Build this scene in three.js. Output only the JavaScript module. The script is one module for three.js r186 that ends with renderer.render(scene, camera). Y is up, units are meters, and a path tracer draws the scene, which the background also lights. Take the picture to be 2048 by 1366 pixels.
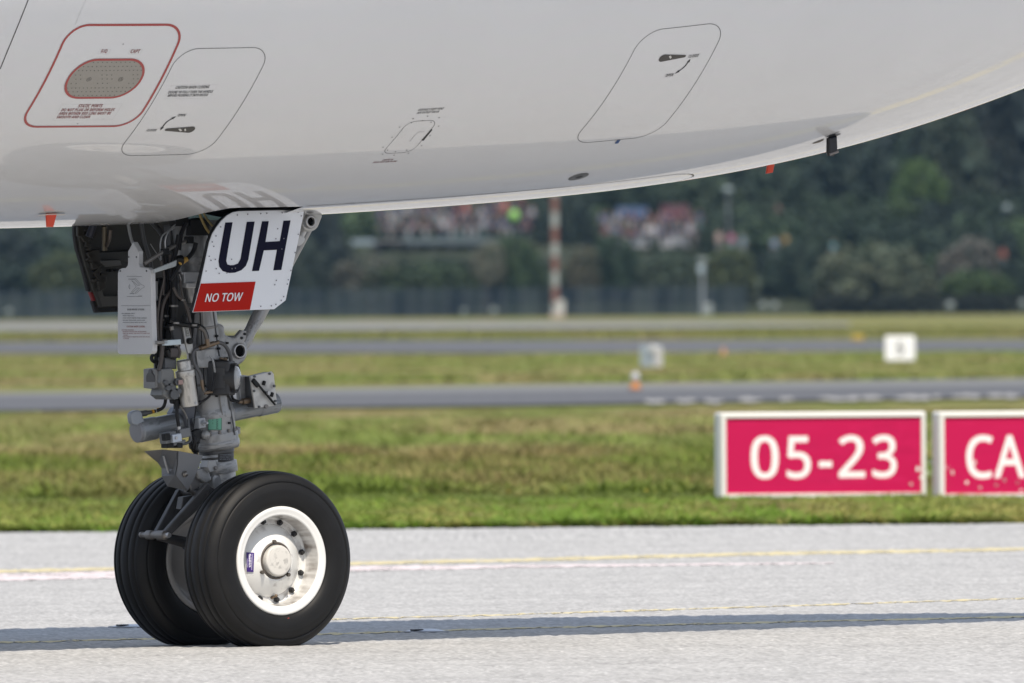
import * as THREE from 'three';
import { mergeGeometries, mergeVertices } from 'three/addons/utils/BufferGeometryUtils.js';
import { RoundedBoxGeometry } from 'three/addons/geometries/RoundedBoxGeometry.js';
import { MarchingCubes } from 'three/addons/objects/MarchingCubes.js';
import { FontLoader } from 'three/addons/loaders/FontLoader.js';

// ------------------------------------------------------------------ camera, sky, sun, exposure
const scene = new THREE.Scene();
const FOC = 461 * 75, EYE = 696 / 461, ROLL = 0.006, HEAD = THREE.MathUtils.degToRad(36);   // FOC: focal length in reference pixels (2048 wide)
const PITCH = Math.atan((683 - (595 - ROLL * (1024 - 467))) / FOC);
const camera = new THREE.PerspectiveCamera(THREE.MathUtils.radToDeg(2 * Math.atan(683 / FOC)), 1024 / 683, 1, 9000);
camera.position.set(0, EYE, 0);
camera.rotation.set(-PITCH, 0, -Math.atan(ROLL), 'YXZ');
camera.focus = 75.2;
camera.userData.fStop = 10.3;
camera.updateMatrixWorld();
scene.add(camera);

const renderer = new THREE.WebGLRenderer({ antialias: true });
renderer.setSize(1024, 683);
renderer.toneMapping = THREE.LinearToneMapping;
renderer.toneMappingExposure = 1.3;
renderer.shadowMap.enabled = true;

// sun in the airplane's axes (x forward, y up, z starboard) turned into the world's
const cosH = Math.cos(HEAD), sinH = Math.sin(HEAD);
const turned = (x, y, z) => new THREE.Vector3(x * cosH + z * sinH, y, -x * sinH + z * cosH);
const SUN = turned(-0.33, 1, 0.655).normalize();

function skyTexture() {
  const w = 512, h = 256, data = new Float32Array(w * h * 4);
  const per = [];
  const r = rng(91);
  for (let i = 0; i < 90; i++) per.push([r() * 6.283, 0.12 + r() * 0.75, 0.05 + r() * 0.16, 0.25 + r() * 0.7]);
  for (let j = 0; j < h; j++) for (let i = 0; i < w; i++) {
    const el = (0.5 - (j + 0.5) / h) * -Math.PI, az = ((i + 0.5) / w) * 2 * Math.PI;   // row 0 is the bottom
    const s = Math.max(0, Math.sin(el)), t = Math.pow(s, 0.42);
    let c = [0.6 - 0.38 * t, 0.68 - 0.37 * t, 0.79 - 0.29 * t];
    let cl = 0;
    for (const [a, e, sz, k] of per) {
      let da = Math.abs(az - a); if (da > Math.PI) da = 2 * Math.PI - da;
      const q = (da * da * Math.cos(e) ** 2) / (sz * sz * 3.2) + ((el - e) ** 2) / (sz * sz * 0.35);
      cl = Math.max(cl, k * Math.exp(-q) * 0.8);
    }
    c = c.map((v, n) => v + (([0.95, 0.96, 0.98][n]) - v) * cl);
    if (el < 0) c = [0.42, 0.42, 0.40];
    const o = (j * w + i) * 4;
    for (let n = 0; n < 3; n++) data[o + n] = c[n] * 0.95;
    data[o + 3] = 1;
  }
  const t = new THREE.DataTexture(data, w, h, THREE.RGBAFormat, THREE.FloatType);
  t.mapping = THREE.EquirectangularReflectionMapping;
  t.magFilter = t.minFilter = THREE.LinearFilter;
  t.needsUpdate = true;
  return t;
}
function rng(seed) { let a = seed >>> 0; return () => { a = (a + 0x6d2b79f5) | 0; let t = Math.imul(a ^ (a >>> 15), 1 | a); t = (t + Math.imul(t ^ (t >>> 7), 61 | t)) ^ t; return ((t ^ (t >>> 14)) >>> 0) / 4294967296; }; }
const sky = skyTexture();
scene.background = sky;
scene.environment = sky;
const sun = new THREE.DirectionalLight(0xfff4e4, 3.9);
sun.position.copy(SUN).multiplyScalar(200).add(new THREE.Vector3(0, 0, -78));
sun.target.position.set(0, 0, -78);
sun.castShadow = true;
sun.shadow.mapSize.set(4096, 4096);
Object.assign(sun.shadow.camera, { left: -40, right: 40, top: 40, bottom: -40, near: 10, far: 500 });
scene.add(sun, sun.target);
scene.fog = new THREE.FogExp2(0x86aad0, 0.00003);

// ------------------------------------------------------------------ helpers
const V = (x, y, z) => new THREE.Vector3(x, y, z);
const used = {};
function numbered(n) { const k = used[n] ?? 0; used[n] = k + 1; return k ? `${n}_${String(k).padStart(3, '0')}` : n; }
function tag(o, label, category, group, kind) { if (label) o.userData.label = label; if (category) o.userData.category = category; if (group) o.userData.group = group; if (kind) o.userData.kind = kind; return o; }
function mesh(name, geo, mat, parent = scene) {
  const m = new THREE.Mesh(Array.isArray(geo) ? merge(geo) : geo, mat);
  m.name = parent === scene ? numbered(name) : name;
  m.castShadow = m.receiveShadow = true;
  parent.add(m);
  return m;
}
function group(name, parent = scene) { const g = new THREE.Group(); g.name = parent === scene ? numbered(name) : name; parent.add(g); return g; }
function merge(list) {
  const flat = list.map((g) => { let q = g.index ? g.toNonIndexed() : g; for (const k of Object.keys(q.attributes)) if (!['position', 'normal', 'uv'].includes(k)) q.deleteAttribute(k); if (!q.attributes.uv) q.setAttribute('uv', new THREE.BufferAttribute(new Float32Array(q.attributes.position.count * 2), 2)); return q; });
  return mergeGeometries(flat);
}
const mat = (c, rough = 0.5, metal = 0, more = {}) => new THREE.MeshPhysicalMaterial({ color: Array.isArray(c) ? new THREE.Color().setRGB(...c) : c, roughness: rough, metalness: metal, ...more });
const lerp = (a, b, t) => a + (b - a) * t;
const clamp = (x, a, b) => Math.min(b, Math.max(a, x));

// periodic value noise on a lattice
function noise2(seed, period) {
  const r = rng(seed), g = new Float32Array(period * period).map(() => r());
  return (x, y, px = period, py = period) => {
    const xi = Math.floor(x), yi = Math.floor(y), fx = x - xi, fy = y - yi, sx = fx * fx * (3 - 2 * fx), sy = fy * fy * (3 - 2 * fy);
    const at = (i, j) => g[((((j % py) + py) % py) % period) * period + ((((i % px) + px) % px) % period)];
    return lerp(lerp(at(xi, yi), at(xi + 1, yi), sx), lerp(at(xi, yi + 1), at(xi + 1, yi + 1), sx), sy);
  };
}
function tex(w, h, fn, { srgb = false, repeat = [1, 1] } = {}) {
  const d = new Uint8Array(w * h * 4);
  for (let j = 0; j < h; j++) for (let i = 0; i < w; i++) {
    const c = fn(i / w, j / h), o = (j * w + i) * 4;
    for (let n = 0; n < 3; n++) { let v = clamp(c[n], 0, 1); if (srgb) v = v <= 0.0031308 ? v * 12.92 : 1.055 * Math.pow(v, 1 / 2.4) - 0.055; d[o + n] = Math.round(v * 255); }
    d[o + 3] = c.length > 3 ? Math.round(clamp(c[3], 0, 1) * 255) : 255;
  }
  const t = new THREE.DataTexture(d, w, h);
  t.wrapS = t.wrapT = THREE.RepeatWrapping; t.magFilter = THREE.LinearFilter; t.minFilter = THREE.LinearMipmapLinearFilter; t.generateMipmaps = true;
  if (srgb) t.colorSpace = THREE.SRGBColorSpace;
  t.repeat.set(...repeat); t.needsUpdate = true;
  return t;
}
function canvasTex(w, h, draw) {
  const c = document.createElement('canvas'); c.width = w; c.height = h;
  draw(c.getContext('2d'), w, h);
  const t = new THREE.CanvasTexture(c); t.colorSpace = THREE.SRGBColorSpace; t.anisotropy = 8;
  return t;
}

// pixels of the photograph to places (used once, to lay things out at their real distance)
const camR = V(1, 0, 0).applyQuaternion(camera.quaternion), camU = V(0, 1, 0).applyQuaternion(camera.quaternion), camD = V(0, 0, -1).applyQuaternion(camera.quaternion);
const rayOf = (px, py) => camD.clone().addScaledVector(camR, (px - 1024) / FOC).addScaledVector(camU, (683 - py) / FOC);
const EYEP = V(0, EYE, 0);
const atDepth = (px, py, d) => { const v = rayOf(px, py); return EYEP.clone().addScaledVector(v, d / -v.z); };
const projW = (w) => { const q = w.clone().sub(EYEP), z = q.dot(camD); return [1024 + FOC * q.dot(camR) / z, 683 - FOC * q.dot(camU) / z]; };
// ground height by distance: flat apron, then a slight fall beyond the taxiway's crown
// and a gentle climb towards the right along the taxiway
const TILT = 0.0075, LEVEL = (d) => (d < 77 ? 0 : d < 128 ? -0.004 * (d - 77) : -0.204);
const GROUND = (d, x = -1.22) => LEVEL(d) + TILT * Math.min(6, Math.max(-6, x + 1.22)) * Math.min(1, Math.max(0, (150 - d) / 35));
function onGround(px, py) { const v = rayOf(px, py); let d = 100; for (let i = 0; i < 60; i++) { const t = (GROUND(d, v.x / -v.z * d) - EYE) / v.y; d = lerp(d, clamp(t * -v.z, 5, 8000), 0.5); } return V(0, 0, 0).copy(EYEP).addScaledVector(v, d / -v.z).setY(GROUND(d, v.x / -v.z * d)); }
const ORIGIN = (() => { const v = rayOf(465, 1291); return EYEP.clone().addScaledVector(v, -EYE / v.y); })();
const toW = (p) => turned(p.x, p.y, p.z).add(ORIGIN);
const toA = (w) => { const q = w.clone().sub(ORIGIN); return V(q.x * cosH - q.z * sinH, q.y, q.x * sinH + q.z * cosH); };
const rayA = (px, py) => { const v = rayOf(px, py); return V(v.x * cosH - v.z * sinH, v.y, v.x * sinH + v.z * cosH); };
const EYEA = toA(EYEP);
// at(): the point of the airplane's lengthwise plane z that a pixel shows; atX(): of its crosswise plane x
const at = (px, py, z = 0) => { const v = rayA(px, py); return EYEA.clone().addScaledVector(v, (z - EYEA.z) / v.z); };
const atX = (px, py, x) => { const v = rayA(px, py); return EYEA.clone().addScaledVector(v, (x - EYEA.x) / v.x); };
const PX = 1 / 461;

// geometry helpers
function cylG(a, b, r1, r2 = r1, seg = 28, open = false) {
  const d = b.clone().sub(a), g = new THREE.CylinderGeometry(r2, r1, d.length(), seg, 1, open);
  g.applyQuaternion(new THREE.Quaternion().setFromUnitVectors(V(0, 1, 0), d.clone().normalize()));
  g.translate(...a.clone().add(b).multiplyScalar(0.5).toArray());
  return g;
}
// lathe along the line from a to b; profile rows are [metres from a, radius]
function latheG(a, b, profile, seg = 40) {
  const g = new THREE.LatheGeometry(profile.map(([t, r]) => new THREE.Vector2(r, t)), seg);
  g.applyQuaternion(new THREE.Quaternion().setFromUnitVectors(V(0, 1, 0), b.clone().sub(a).normalize()));
  g.translate(a.x, a.y, a.z);
  return g;
}
const hoseG = (pts, r, seg = 8) => new THREE.TubeGeometry(new THREE.CatmullRomCurve3(pts, false, 'centripetal'), Math.max(12, pts.length * 6), r, seg, false);
function boxG(sx, sy, sz, c, rot = [0, 0, 0], rad = 0.004) { const g = new RoundedBoxGeometry(sx, sy, sz, 2, Math.min(rad, sx / 3, sy / 3, sz / 3)); g.rotateX(rot[0]); g.rotateY(rot[1]); g.rotateZ(rot[2]); g.translate(c.x, c.y, c.z); return g; }
// a plate cut along an outline of pixels, its starboard face at z, t thick
function plateG(px, z, t, bevel = 0.003, holes = []) {
  const p = px.map(([x, y]) => { const q = at(x, y, z); return new THREE.Vector2(q.x, q.y); });
  const s = new THREE.Shape(p);
  for (const h of holes) s.holes.push(new THREE.Path(h.map(([x, y]) => { const q = at(x, y, z); return new THREE.Vector2(q.x, q.y); })));
  const b = Math.min(bevel, t / 3);
  const g = new THREE.ExtrudeGeometry(s, { depth: t - 2 * b, bevelEnabled: b > 0, bevelThickness: b, bevelSize: b, bevelOffset: -b, bevelSegments: 2, curveSegments: 6 });
  g.translate(0, 0, z - t + b);
  return g;
}
function smoothLoop(px, n = 6) { const c = new THREE.CatmullRomCurve3(px.map(([x, y]) => V(x, y, 0)), true, 'centripetal'); return c.getPoints(px.length * n).slice(0, -1).map((p) => [p.x, p.y]); }
function ringPx(cx, cy, rx, ry, n = 24) { return Array.from({ length: n }, (_, i) => [cx + rx * Math.cos(i / n * 6.2832), cy + ry * Math.sin(i / n * 6.2832)]); }
// a flat print on a plate: four pixel corners (top left, top right, bottom right, bottom left) on plane z
function printG(c, f) {
  const [tl, tr, br, bl] = c.map(([x, y]) => f(x, y)), n = 6, g = new THREE.PlaneGeometry(1, 1, n, n), P = g.attributes.position, U = g.attributes.uv;
  for (let i = 0; i < P.count; i++) { const u = U.getX(i), v = U.getY(i), a = tl.clone().lerp(tr, u), b = bl.clone().lerp(br, u), q = b.lerp(a, v); P.setXYZ(i, q.x, q.y, q.z); }
  g.computeVertexNormals();
  return g;
}

// ------------------------------------------------------------------ the setting: ground, taxiway, runway
const nA = noise2(11, 64), nB = noise2(12, 256), nC = noise2(13, 256), nD = noise2(14, 64);
const fbm = (n, x, y, o = 4, px, py) => { let s = 0, a = 0.5, f = 1; for (let i = 0; i < o; i++) { s += a * n(x * f, y * f, px && px * f, py && py * f); a *= 0.5; f *= 2; } return s / (1 - Math.pow(0.5, o)); };
const setting = (name, geo, m) => tag(mesh(name, geo, m), null, null, null, 'structure');

// a horizontal sheet between two distances, as wide as wide(d), following the ground
function sheetG(d0, d1, lift, wide, rows = 2, skew = 0, uvScale = 1) {
  const P = [], U = [], I = [];
  for (let j = 0; j <= rows; j++) {
    const d = lerp(d0, d1, j / rows);
    for (let i = 0; i < 2; i++) { const x = (i ? 1 : -1) * wide; const dd = d + skew * x; P.push(x, GROUND(d) + lift, -dd); U.push(x * uvScale, dd * uvScale); }
  }
  for (let j = 0; j < rows; j++) { const a = j * 2; I.push(a, a + 1, a + 2, a + 1, a + 3, a + 2); }
  const g = new THREE.BufferGeometry();
  g.setAttribute('position', new THREE.Float32BufferAttribute(P, 3)); g.setAttribute('uv', new THREE.Float32BufferAttribute(U, 2)); g.setIndex(I); g.computeVertexNormals();
  return g;
}
// a painted band that follows the taxiway's grain: near and far edges as pixel points
function paintG(near, far, lift = 0.0025) {
  const cols = [], cut = (list, x) => { let i = 1; while (i < list.length - 1 && x > list[i][0]) i++; return onGround(x, lerp(list[i - 1][1], list[i][1], (x - list[i - 1][0]) / (list[i][0] - list[i - 1][0]))); };
  const x0 = near[0][0], x1 = near[near.length - 1][0];
  for (let x = x0; x <= x1 + 1e-6; x += x < -60 || x > 2100 ? 120 : 7) cols.push([cut(near, x), cut(far, x)]);
  const rows = 8, P = [], U = [], I = [];
  cols.forEach(([a, b]) => { for (let j = 0; j <= rows; j++) { const q = a.clone().lerp(b, j / rows); P.push(q.x, GROUND(-q.z, q.x) + relief(q.x, -q.z) + lift, q.z); U.push(q.x, q.z); } });
  for (let i = 0; i < cols.length - 1; i++) for (let j = 0; j < rows; j++) { const a = i * (rows + 1) + j; I.push(a, a + rows + 1, a + 1, a + 1, a + rows + 1, a + rows + 2); }
  const g = new THREE.BufferGeometry();
  g.setAttribute('position', new THREE.Float32BufferAttribute(P, 3)); g.setAttribute('uv', new THREE.Float32BufferAttribute(U, 2)); g.setIndex(I); g.computeVertexNormals();
  return g;
}
// strip on the ground with its near and far edges given as pixel points
function stripG(near, far, lift) {
  const P = [], I = [];
  near.forEach((p, i) => { const a = onGround(...p), b = onGround(...far[i]); P.push(a.x, a.y + lift, a.z, b.x, b.y + lift, b.z); });
  for (let i = 0; i < near.length - 1; i++) { const a = i * 2; I.push(a, a + 2, a + 1, a + 2, a + 3, a + 1); }
  const g = new THREE.BufferGeometry();
  g.setAttribute('position', new THREE.Float32BufferAttribute(P, 3)); g.setIndex(I); g.computeVertexNormals();
  const U = []; for (let i = 0; i < P.length; i += 3) U.push(P[i], P[i + 2]);
  g.setAttribute('uv', new THREE.Float32BufferAttribute(U, 2));
  return g;
}
const grassTex = tex(512, 512, (u, v) => {
  const n = fbm(nA, u * 8, v * 8, 5, 8, 8), m = fbm(nB, u * 32, v * 32, 3, 32, 32), k = clamp((n - 0.38) * 3.2, 0, 1), j = 0.75 + 0.5 * m;
  return [lerp(0.14, 0.22, k) * j, lerp(0.16, 0.18, k) * j, lerp(0.042, 0.085, k) * j];
}, { srgb: true });
const grassMat = mat([1, 1, 1], 0.95, 0, { map: grassTex, specularIntensity: 0.15 });
{
  // one sheet to the horizon, dipping under the taxiway
  const rows = [-900, -300, -60, 20, 70, 77, 90, 105, 115, 128, 150, 160, 300, 500, 900, 1300, 1500, 1501, 4000, 8500], P = [], U = [], I = [];
  rows.forEach((d) => { for (const x of [-5000, -60, -7.22, -1.22, 4.78, 60, 5000]) { P.push(x, GROUND(Math.max(d, 0), x) - (d > 65 && d < 130 ? 0.03 : 0.03), -d); U.push(x / 14, d / 60); } });
  for (let j = 0; j < rows.length - 1; j++) for (let i = 0; i < 6; i++) { const a = j * 7 + i; I.push(a, a + 1, a + 7, a + 1, a + 8, a + 7); }
  const g = new THREE.BufferGeometry();
  g.setAttribute('position', new THREE.Float32BufferAttribute(P, 3)); g.setAttribute('uv', new THREE.Float32BufferAttribute(U, 2)); g.setIndex(I); g.computeVertexNormals();
  setting('ground', g, grassMat);
}
// the taxiway: light worn asphalt with real grain where the picture shows it
const EDGE0 = onGround(0, 1065), EDGE1 = onGround(2048, 1046), ESL = (EDGE1.z - EDGE0.z) / (EDGE1.x - EDGE0.x);
const edgeZ = (x) => EDGE0.z + (x - EDGE0.x) * ESL * (Math.abs(x) < 40 ? 1 : 1);
const hN = noise2(21, 1024), hM = noise2(22, 256);
const relief = (x, d) => {
  const fade = clamp((3.6 - Math.abs(x)) * 4, 0, 1) * clamp((d - 66.3) * 2, 0, 1);
  return fade * ((hN(x * 44, d * 15) - 0.5) * 0.0075 + (hM(x * 20, d * 7) - 0.5) * 0.0025);
};
const apronTex = tex(1024, 1024, (u, v) => {
  const a = fbm(nA, u * 8, v * 8, 4, 8, 8), b = nB(u * 256, v * 256, 256, 256), c = nC(u * 128, v * 128, 128, 128), s = fbm(nD, u * 32, v * 4, 3, 32, 4);
  const k = 0.42 * (0.86 + 0.14 * a + 0.2 * (b - 0.5) + 0.14 * (c - 0.5) + 0.07 * (s - 0.5)) + (b > 0.93 ? 0.1 : 0) - (c > 0.9 ? 0.07 : 0);
  const st = clamp((fbm(nD, u * 4, v * 16, 3, 4, 16) - 0.6) * 1.6, 0, 0.08); return [k * (1 - st), k * 0.992 * (1 - st), k * 0.972 * (1 - st)];
}, { srgb: true });
{
  const xs = [], ds = [];
  for (const x of [-400, -120, -50, -25, -12, -7, -5]) xs.push(x);
  for (let x = -3.7; x <= 3.7001; x += 0.016) xs.push(x);
  for (const x of [5, 7, 12, 25, 50, 120, 400]) xs.push(x);
  for (const d of [-60, -20, 5, 20, 35, 50, 60, 64, 65.5, 66.2]) ds.push(d);
  for (let d = 66.4; d < 98; d += 0.045) ds.push(d);
  for (let d = 98; d < 118; d += 0.09) ds.push(d);
  ds.push(120, 122);
  const W = xs.length, N = ds.length + 12, P = new Float32Array(W * N * 3), U = new Float32Array(W * N * 2), C = new Float32Array(W * N * 3), I = [];
  const r = rng(5);
  for (let j = 0; j < N; j++) for (let i = 0; i < W; i++) {
    const x = xs[i], zEdge = -edgeZ(clamp(x, -60, 60));
    let d = j < ds.length ? ds[j] : lerp(122, zEdge, (j - ds.length + 1) / 12);
    if (j < ds.length && Math.abs(x) > 8 && d > 60) d = Math.min(d, lerp(60, zEdge, (d - 60) / 64));
    else if (j < ds.length && d > 100 && zEdge < 124) d = lerp(100, Math.min(122, zEdge - 1), (d - 100) / 22);
    const o = j * W + i;
    P[o * 3] = x; P[o * 3 + 1] = GROUND(d, x) + relief(x, d); P[o * 3 + 2] = -d;
    U[o * 2] = x / 3; U[o * 2 + 1] = d / 9;
    const k = Math.abs(x) < 3.8 && d > 66 ? 0.78 + 0.44 * r() : 1;
    C[o * 3] = C[o * 3 + 1] = C[o * 3 + 2] = k;
  }
  for (let j = 0; j < N - 1; j++) for (let i = 0; i < W - 1; i++) { const a = j * W + i; I.push(a, a + 1, a + W, a + 1, a + W + 1, a + W); }
  const g = new THREE.BufferGeometry();
  g.setAttribute('position', new THREE.BufferAttribute(P, 3)); g.setAttribute('uv', new THREE.BufferAttribute(U, 2)); g.setAttribute('color', new THREE.BufferAttribute(C, 3));
  g.setIndex(new THREE.BufferAttribute(new Uint32Array(I), 1)); g.computeVertexNormals();
  setting('taxiway', g, mat([1, 1, 1], 0.9, 0, { map: apronTex, vertexColors: true }));
}
const wornTex = (seed, hole) => tex(512, 512, (u, v) => { const n = fbm(noise2w(seed), u * 16, v * 16, 4, 16, 16), m = nB(u * 200, v * 200, 200, 200); return [1, 1, 1, n * 0.7 + m * 0.4 > hole ? 1 : 0]; });
const wornCache = {}; function noise2w(s) { return wornCache[s] ??= noise2(s, 64); }
const paint = (c, seed, hole, rep) => { const t = wornTex(seed, hole); t.repeat.set(...rep); return mat(c, 0.8, 0, { alphaMap: null, map: t, alphaTest: 0.5, side: THREE.DoubleSide }); };
const yellowP = paint([0.6, 0.47, 0.16], 31, 0.36, [0.6, 0.35]), yellowF = paint([0.6, 0.52, 0.3], 32, 0.4, [0.6, 0.2]), whiteP = paint([0.66, 0.58, 0.58], 33, 0.4, [0.5, 0.15]);
const seg = (pts, t) => [pts.map(([x, y]) => [x, y + t / 2]), pts.map(([x, y]) => [x, y - t / 2])];
setting('taxiway_marking', paintG(...seg([[-900, 1304], [0, 1286], [640, 1269.5], [1024, 1257.5], [2048, 1234], [2700, 1219], [4600, 1180]], 2.6)), yellowF);
setting('taxiway_marking', paintG(...seg([[640, 1240], [1024, 1230], [1500, 1215], [2048, 1197.5], [2700, 1176]], 1.7)), yellowF);
setting('taxiway_marking', paintG(...seg([[-900, 1162], [0, 1143.5], [700, 1127.5], [1024, 1121], [1500, 1108.5], [2048, 1099], [2700, 1086]], 6)), yellowF);
setting('taxiway_marking', paintG([[-900, 1187], [0, 1163], [700, 1143.5], [1024, 1136.5], [1674, 1127.5]], [[-900, 1165], [0, 1148], [700, 1133.5], [1024, 1130.5], [1674, 1126]], 0.003), whiteP);

const tarTex = tex(512, 512, (u, v) => { const k = 0.088 * (0.8 + 0.4 * fbm(nA, u * 8, v * 8, 4, 8, 8)); return [k * 0.97, k, k * 1.09]; }, { srgb: true });
const tarMat = mat([1, 1, 1], 0.85, 0, { map: tarTex }), shoulderMat = mat([0.33, 0.33, 0.32], 0.9, 0, { map: apronTex });
const dRow = (py, px = 1024) => -onGround(px, py).z;
setting('far_taxiway', stripG([[-8000, 932], [0, 822], [500, 816], [1024, 811], [1500, 803], [2048, 794], [9000, 699]], [[-8000, 880], [0, 792], [500, 789], [1024, 783], [1500, 777], [2048, 770], [9000, 684]], 0.006), tarMat);
setting('taxiway_shoulder', stripG([[-8000, 880], [0, 792], [500, 789], [1024, 783], [1500, 777], [2048, 770], [9000, 684]], [[-8000, 872], [0, 786], [500, 780], [1024, 771], [1500, 765], [2048, 757], [9000, 668]], 0.006), mat([0.4, 0.41, 0.41], 0.9, 0, { map: apronTex }));
setting('runway', stripG([[-16000, 802], [0, 706], [1024, 706], [2048, 704], [12000, 645]], [[-16000, 778], [0, 682], [1024, 681], [2048, 680], [12000, 622]], 0.01), mat([1, 1, 1], 0.85, 0, { map: tarTex }));
{ const r = rng(19); [[1290, 1330], [1352, 1392], [1410, 1446], [1478, 1524], [1560, 1588], [1638, 1720], [1724, 1764], [1790, 1862], [1866, 1880], [1905, 1960], [1975, 2040], [2060, 2110]].forEach(([a, b]) => { const y = 805 - (a - 1290) * 0.0175 + r() * 2, n = 6, px = Array.from({ length: n + 1 }, (_, i) => lerp(a, b, i / n)), e = (i) => (i === 0 || i === n ? 0.5 : 1); setting('gravel_patch', stripG(px.map((x, i) => [x, y + (1 + 3 * r()) * e(i)]), px.map((x, i) => [x, y - (1.5 + 5 * r()) * e(i)]), 0.012), mat([0.8, 0.8, 0.79], 0.95, 0, { map: apronTex })); }); }
setting('gravel_strip', stripG([[-900, 664], [0, 661], [560, 661], [1024, 658], [1400, 655], [1700, 651]], [[-900, 646], [0, 645.5], [560, 644], [1024, 644], [1400, 644], [1700, 646]], 0.01), mat([0.45, 0.455, 0.45], 0.95, 0, { map: apronTex }));

// ------------------------------------------------------------------ the airplane
const plane = group('airplane');
tag(plane, 'white airliner nose underside with twin-wheel landing gear, taxiing across the picture', 'airplane');
plane.position.copy(ORIGIN); plane.rotation.y = HEAD;

const TIP = 5.3;
const skinR = (x) => { const d = Math.max(0, TIP - x); return 1.975 * Math.pow(1 - Math.pow(1 - Math.min(d / 7, 1), 3.3), 1 / 1.8) * (x < -14 ? Math.max(0.12, 1 - Math.pow((-14 - x) / 12, 1.5) * 0.9) : 1); };
const KP = [-7.468573394463026e-05, 0.00036562768459195164, 0.0009669976318176557, -0.0014305111692601556, 0.007089797424553562, 0.04087557602352794, 1.8477644464415577];
const keelP = (x) => KP.reduce((s, c) => s * x + c, 0);
const keelY = (x) => (x > -2 ? keelP(x) : keelP(-2) + 0.008 * (1 - Math.exp((x + 2) * 1.0)) * -1) + (x < -14 ? Math.pow((-14 - x) / 12, 1.5) * 2.6 : 0);
const skin = (x, th, off = 0) => { const R = skinR(x); return V(x, keelY(x) + R - (R + off) * Math.cos(th), (R + off) * Math.sin(th)); };
const skinN = (x, th) => { const a = skin(x + 2e-3, th).sub(skin(x - 2e-3, th)), b = skin(x, th + 1e-3).sub(skin(x, th - 1e-3)); return a.cross(b).normalize(); };
function onSkin(px, py) {
  const want = [px, py]; let x = (px - 700) / 373, t = 0.6;
  const pr = (a, b) => projW(toW(skin(a, b)));
  for (let i = 0; i < 80; i++) {
    const p = pr(x, t), e = [want[0] - p[0], want[1] - p[1]], p1 = pr(x + 1e-3, t), p2 = pr(x, t + 1e-3);
    const a = (p1[0] - p[0]) / 1e-3, b = (p2[0] - p[0]) / 1e-3, c = (p1[1] - p[1]) / 1e-3, d = (p2[1] - p[1]) / 1e-3, D = a * d - b * c;
    x += clamp((e[0] * d - b * e[1]) / D, -0.3, 0.3) * 0.7; t = Math.max(0.02, t + clamp((a * e[1] - c * e[0]) / D, -0.1, 0.1) * 0.7);
  }
  return [x, t];
}
const skinS = (x, s, off = 0) => skin(x, s / skinR(x), off);              // s: metres up from the keel along the skin
const rippleTex = tex(1024, 512, (u, v) => { const k = 0.5 + (fbm(nD, u * 16, v * 32, 3, 16, 32) - 0.5) * 0.9; return [k, k, k]; });
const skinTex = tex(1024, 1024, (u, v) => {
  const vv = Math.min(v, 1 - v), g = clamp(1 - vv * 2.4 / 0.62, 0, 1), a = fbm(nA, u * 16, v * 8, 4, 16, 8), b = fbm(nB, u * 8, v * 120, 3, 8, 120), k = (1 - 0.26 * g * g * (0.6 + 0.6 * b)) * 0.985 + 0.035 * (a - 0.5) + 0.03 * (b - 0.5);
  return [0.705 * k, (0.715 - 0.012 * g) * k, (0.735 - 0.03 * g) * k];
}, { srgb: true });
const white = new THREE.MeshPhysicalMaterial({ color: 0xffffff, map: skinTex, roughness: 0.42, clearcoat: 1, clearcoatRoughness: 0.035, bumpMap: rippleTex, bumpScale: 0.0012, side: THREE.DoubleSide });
const BAY = [[160, 451.8], [200, 451.8], [237, 451], [286, 448.7], [313, 446.2], [340, 442], [360, 438], [380, 432.8], [405, 426.7], [426, 422.5], [460, 416], [480, 415.2], [520, 414.6], [560, 414], [610, 413]].map((p) => onSkin(...p)).sort((p, q) => p[0] - q[0]).map(([x, t], i, l) => [i ? (i === l.length - 1 ? 0.09 : x) : Math.min(x, -0.88), t]);
const bayEdge = (x) => { for (let i = 1; i < BAY.length; i++) if (x <= BAY[i][0]) return lerp(BAY[i - 1][1], BAY[i][1], (x - BAY[i - 1][0]) / (BAY[i][0] - BAY[i - 1][0])); return BAY[BAY.length - 1][1]; };
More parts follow.
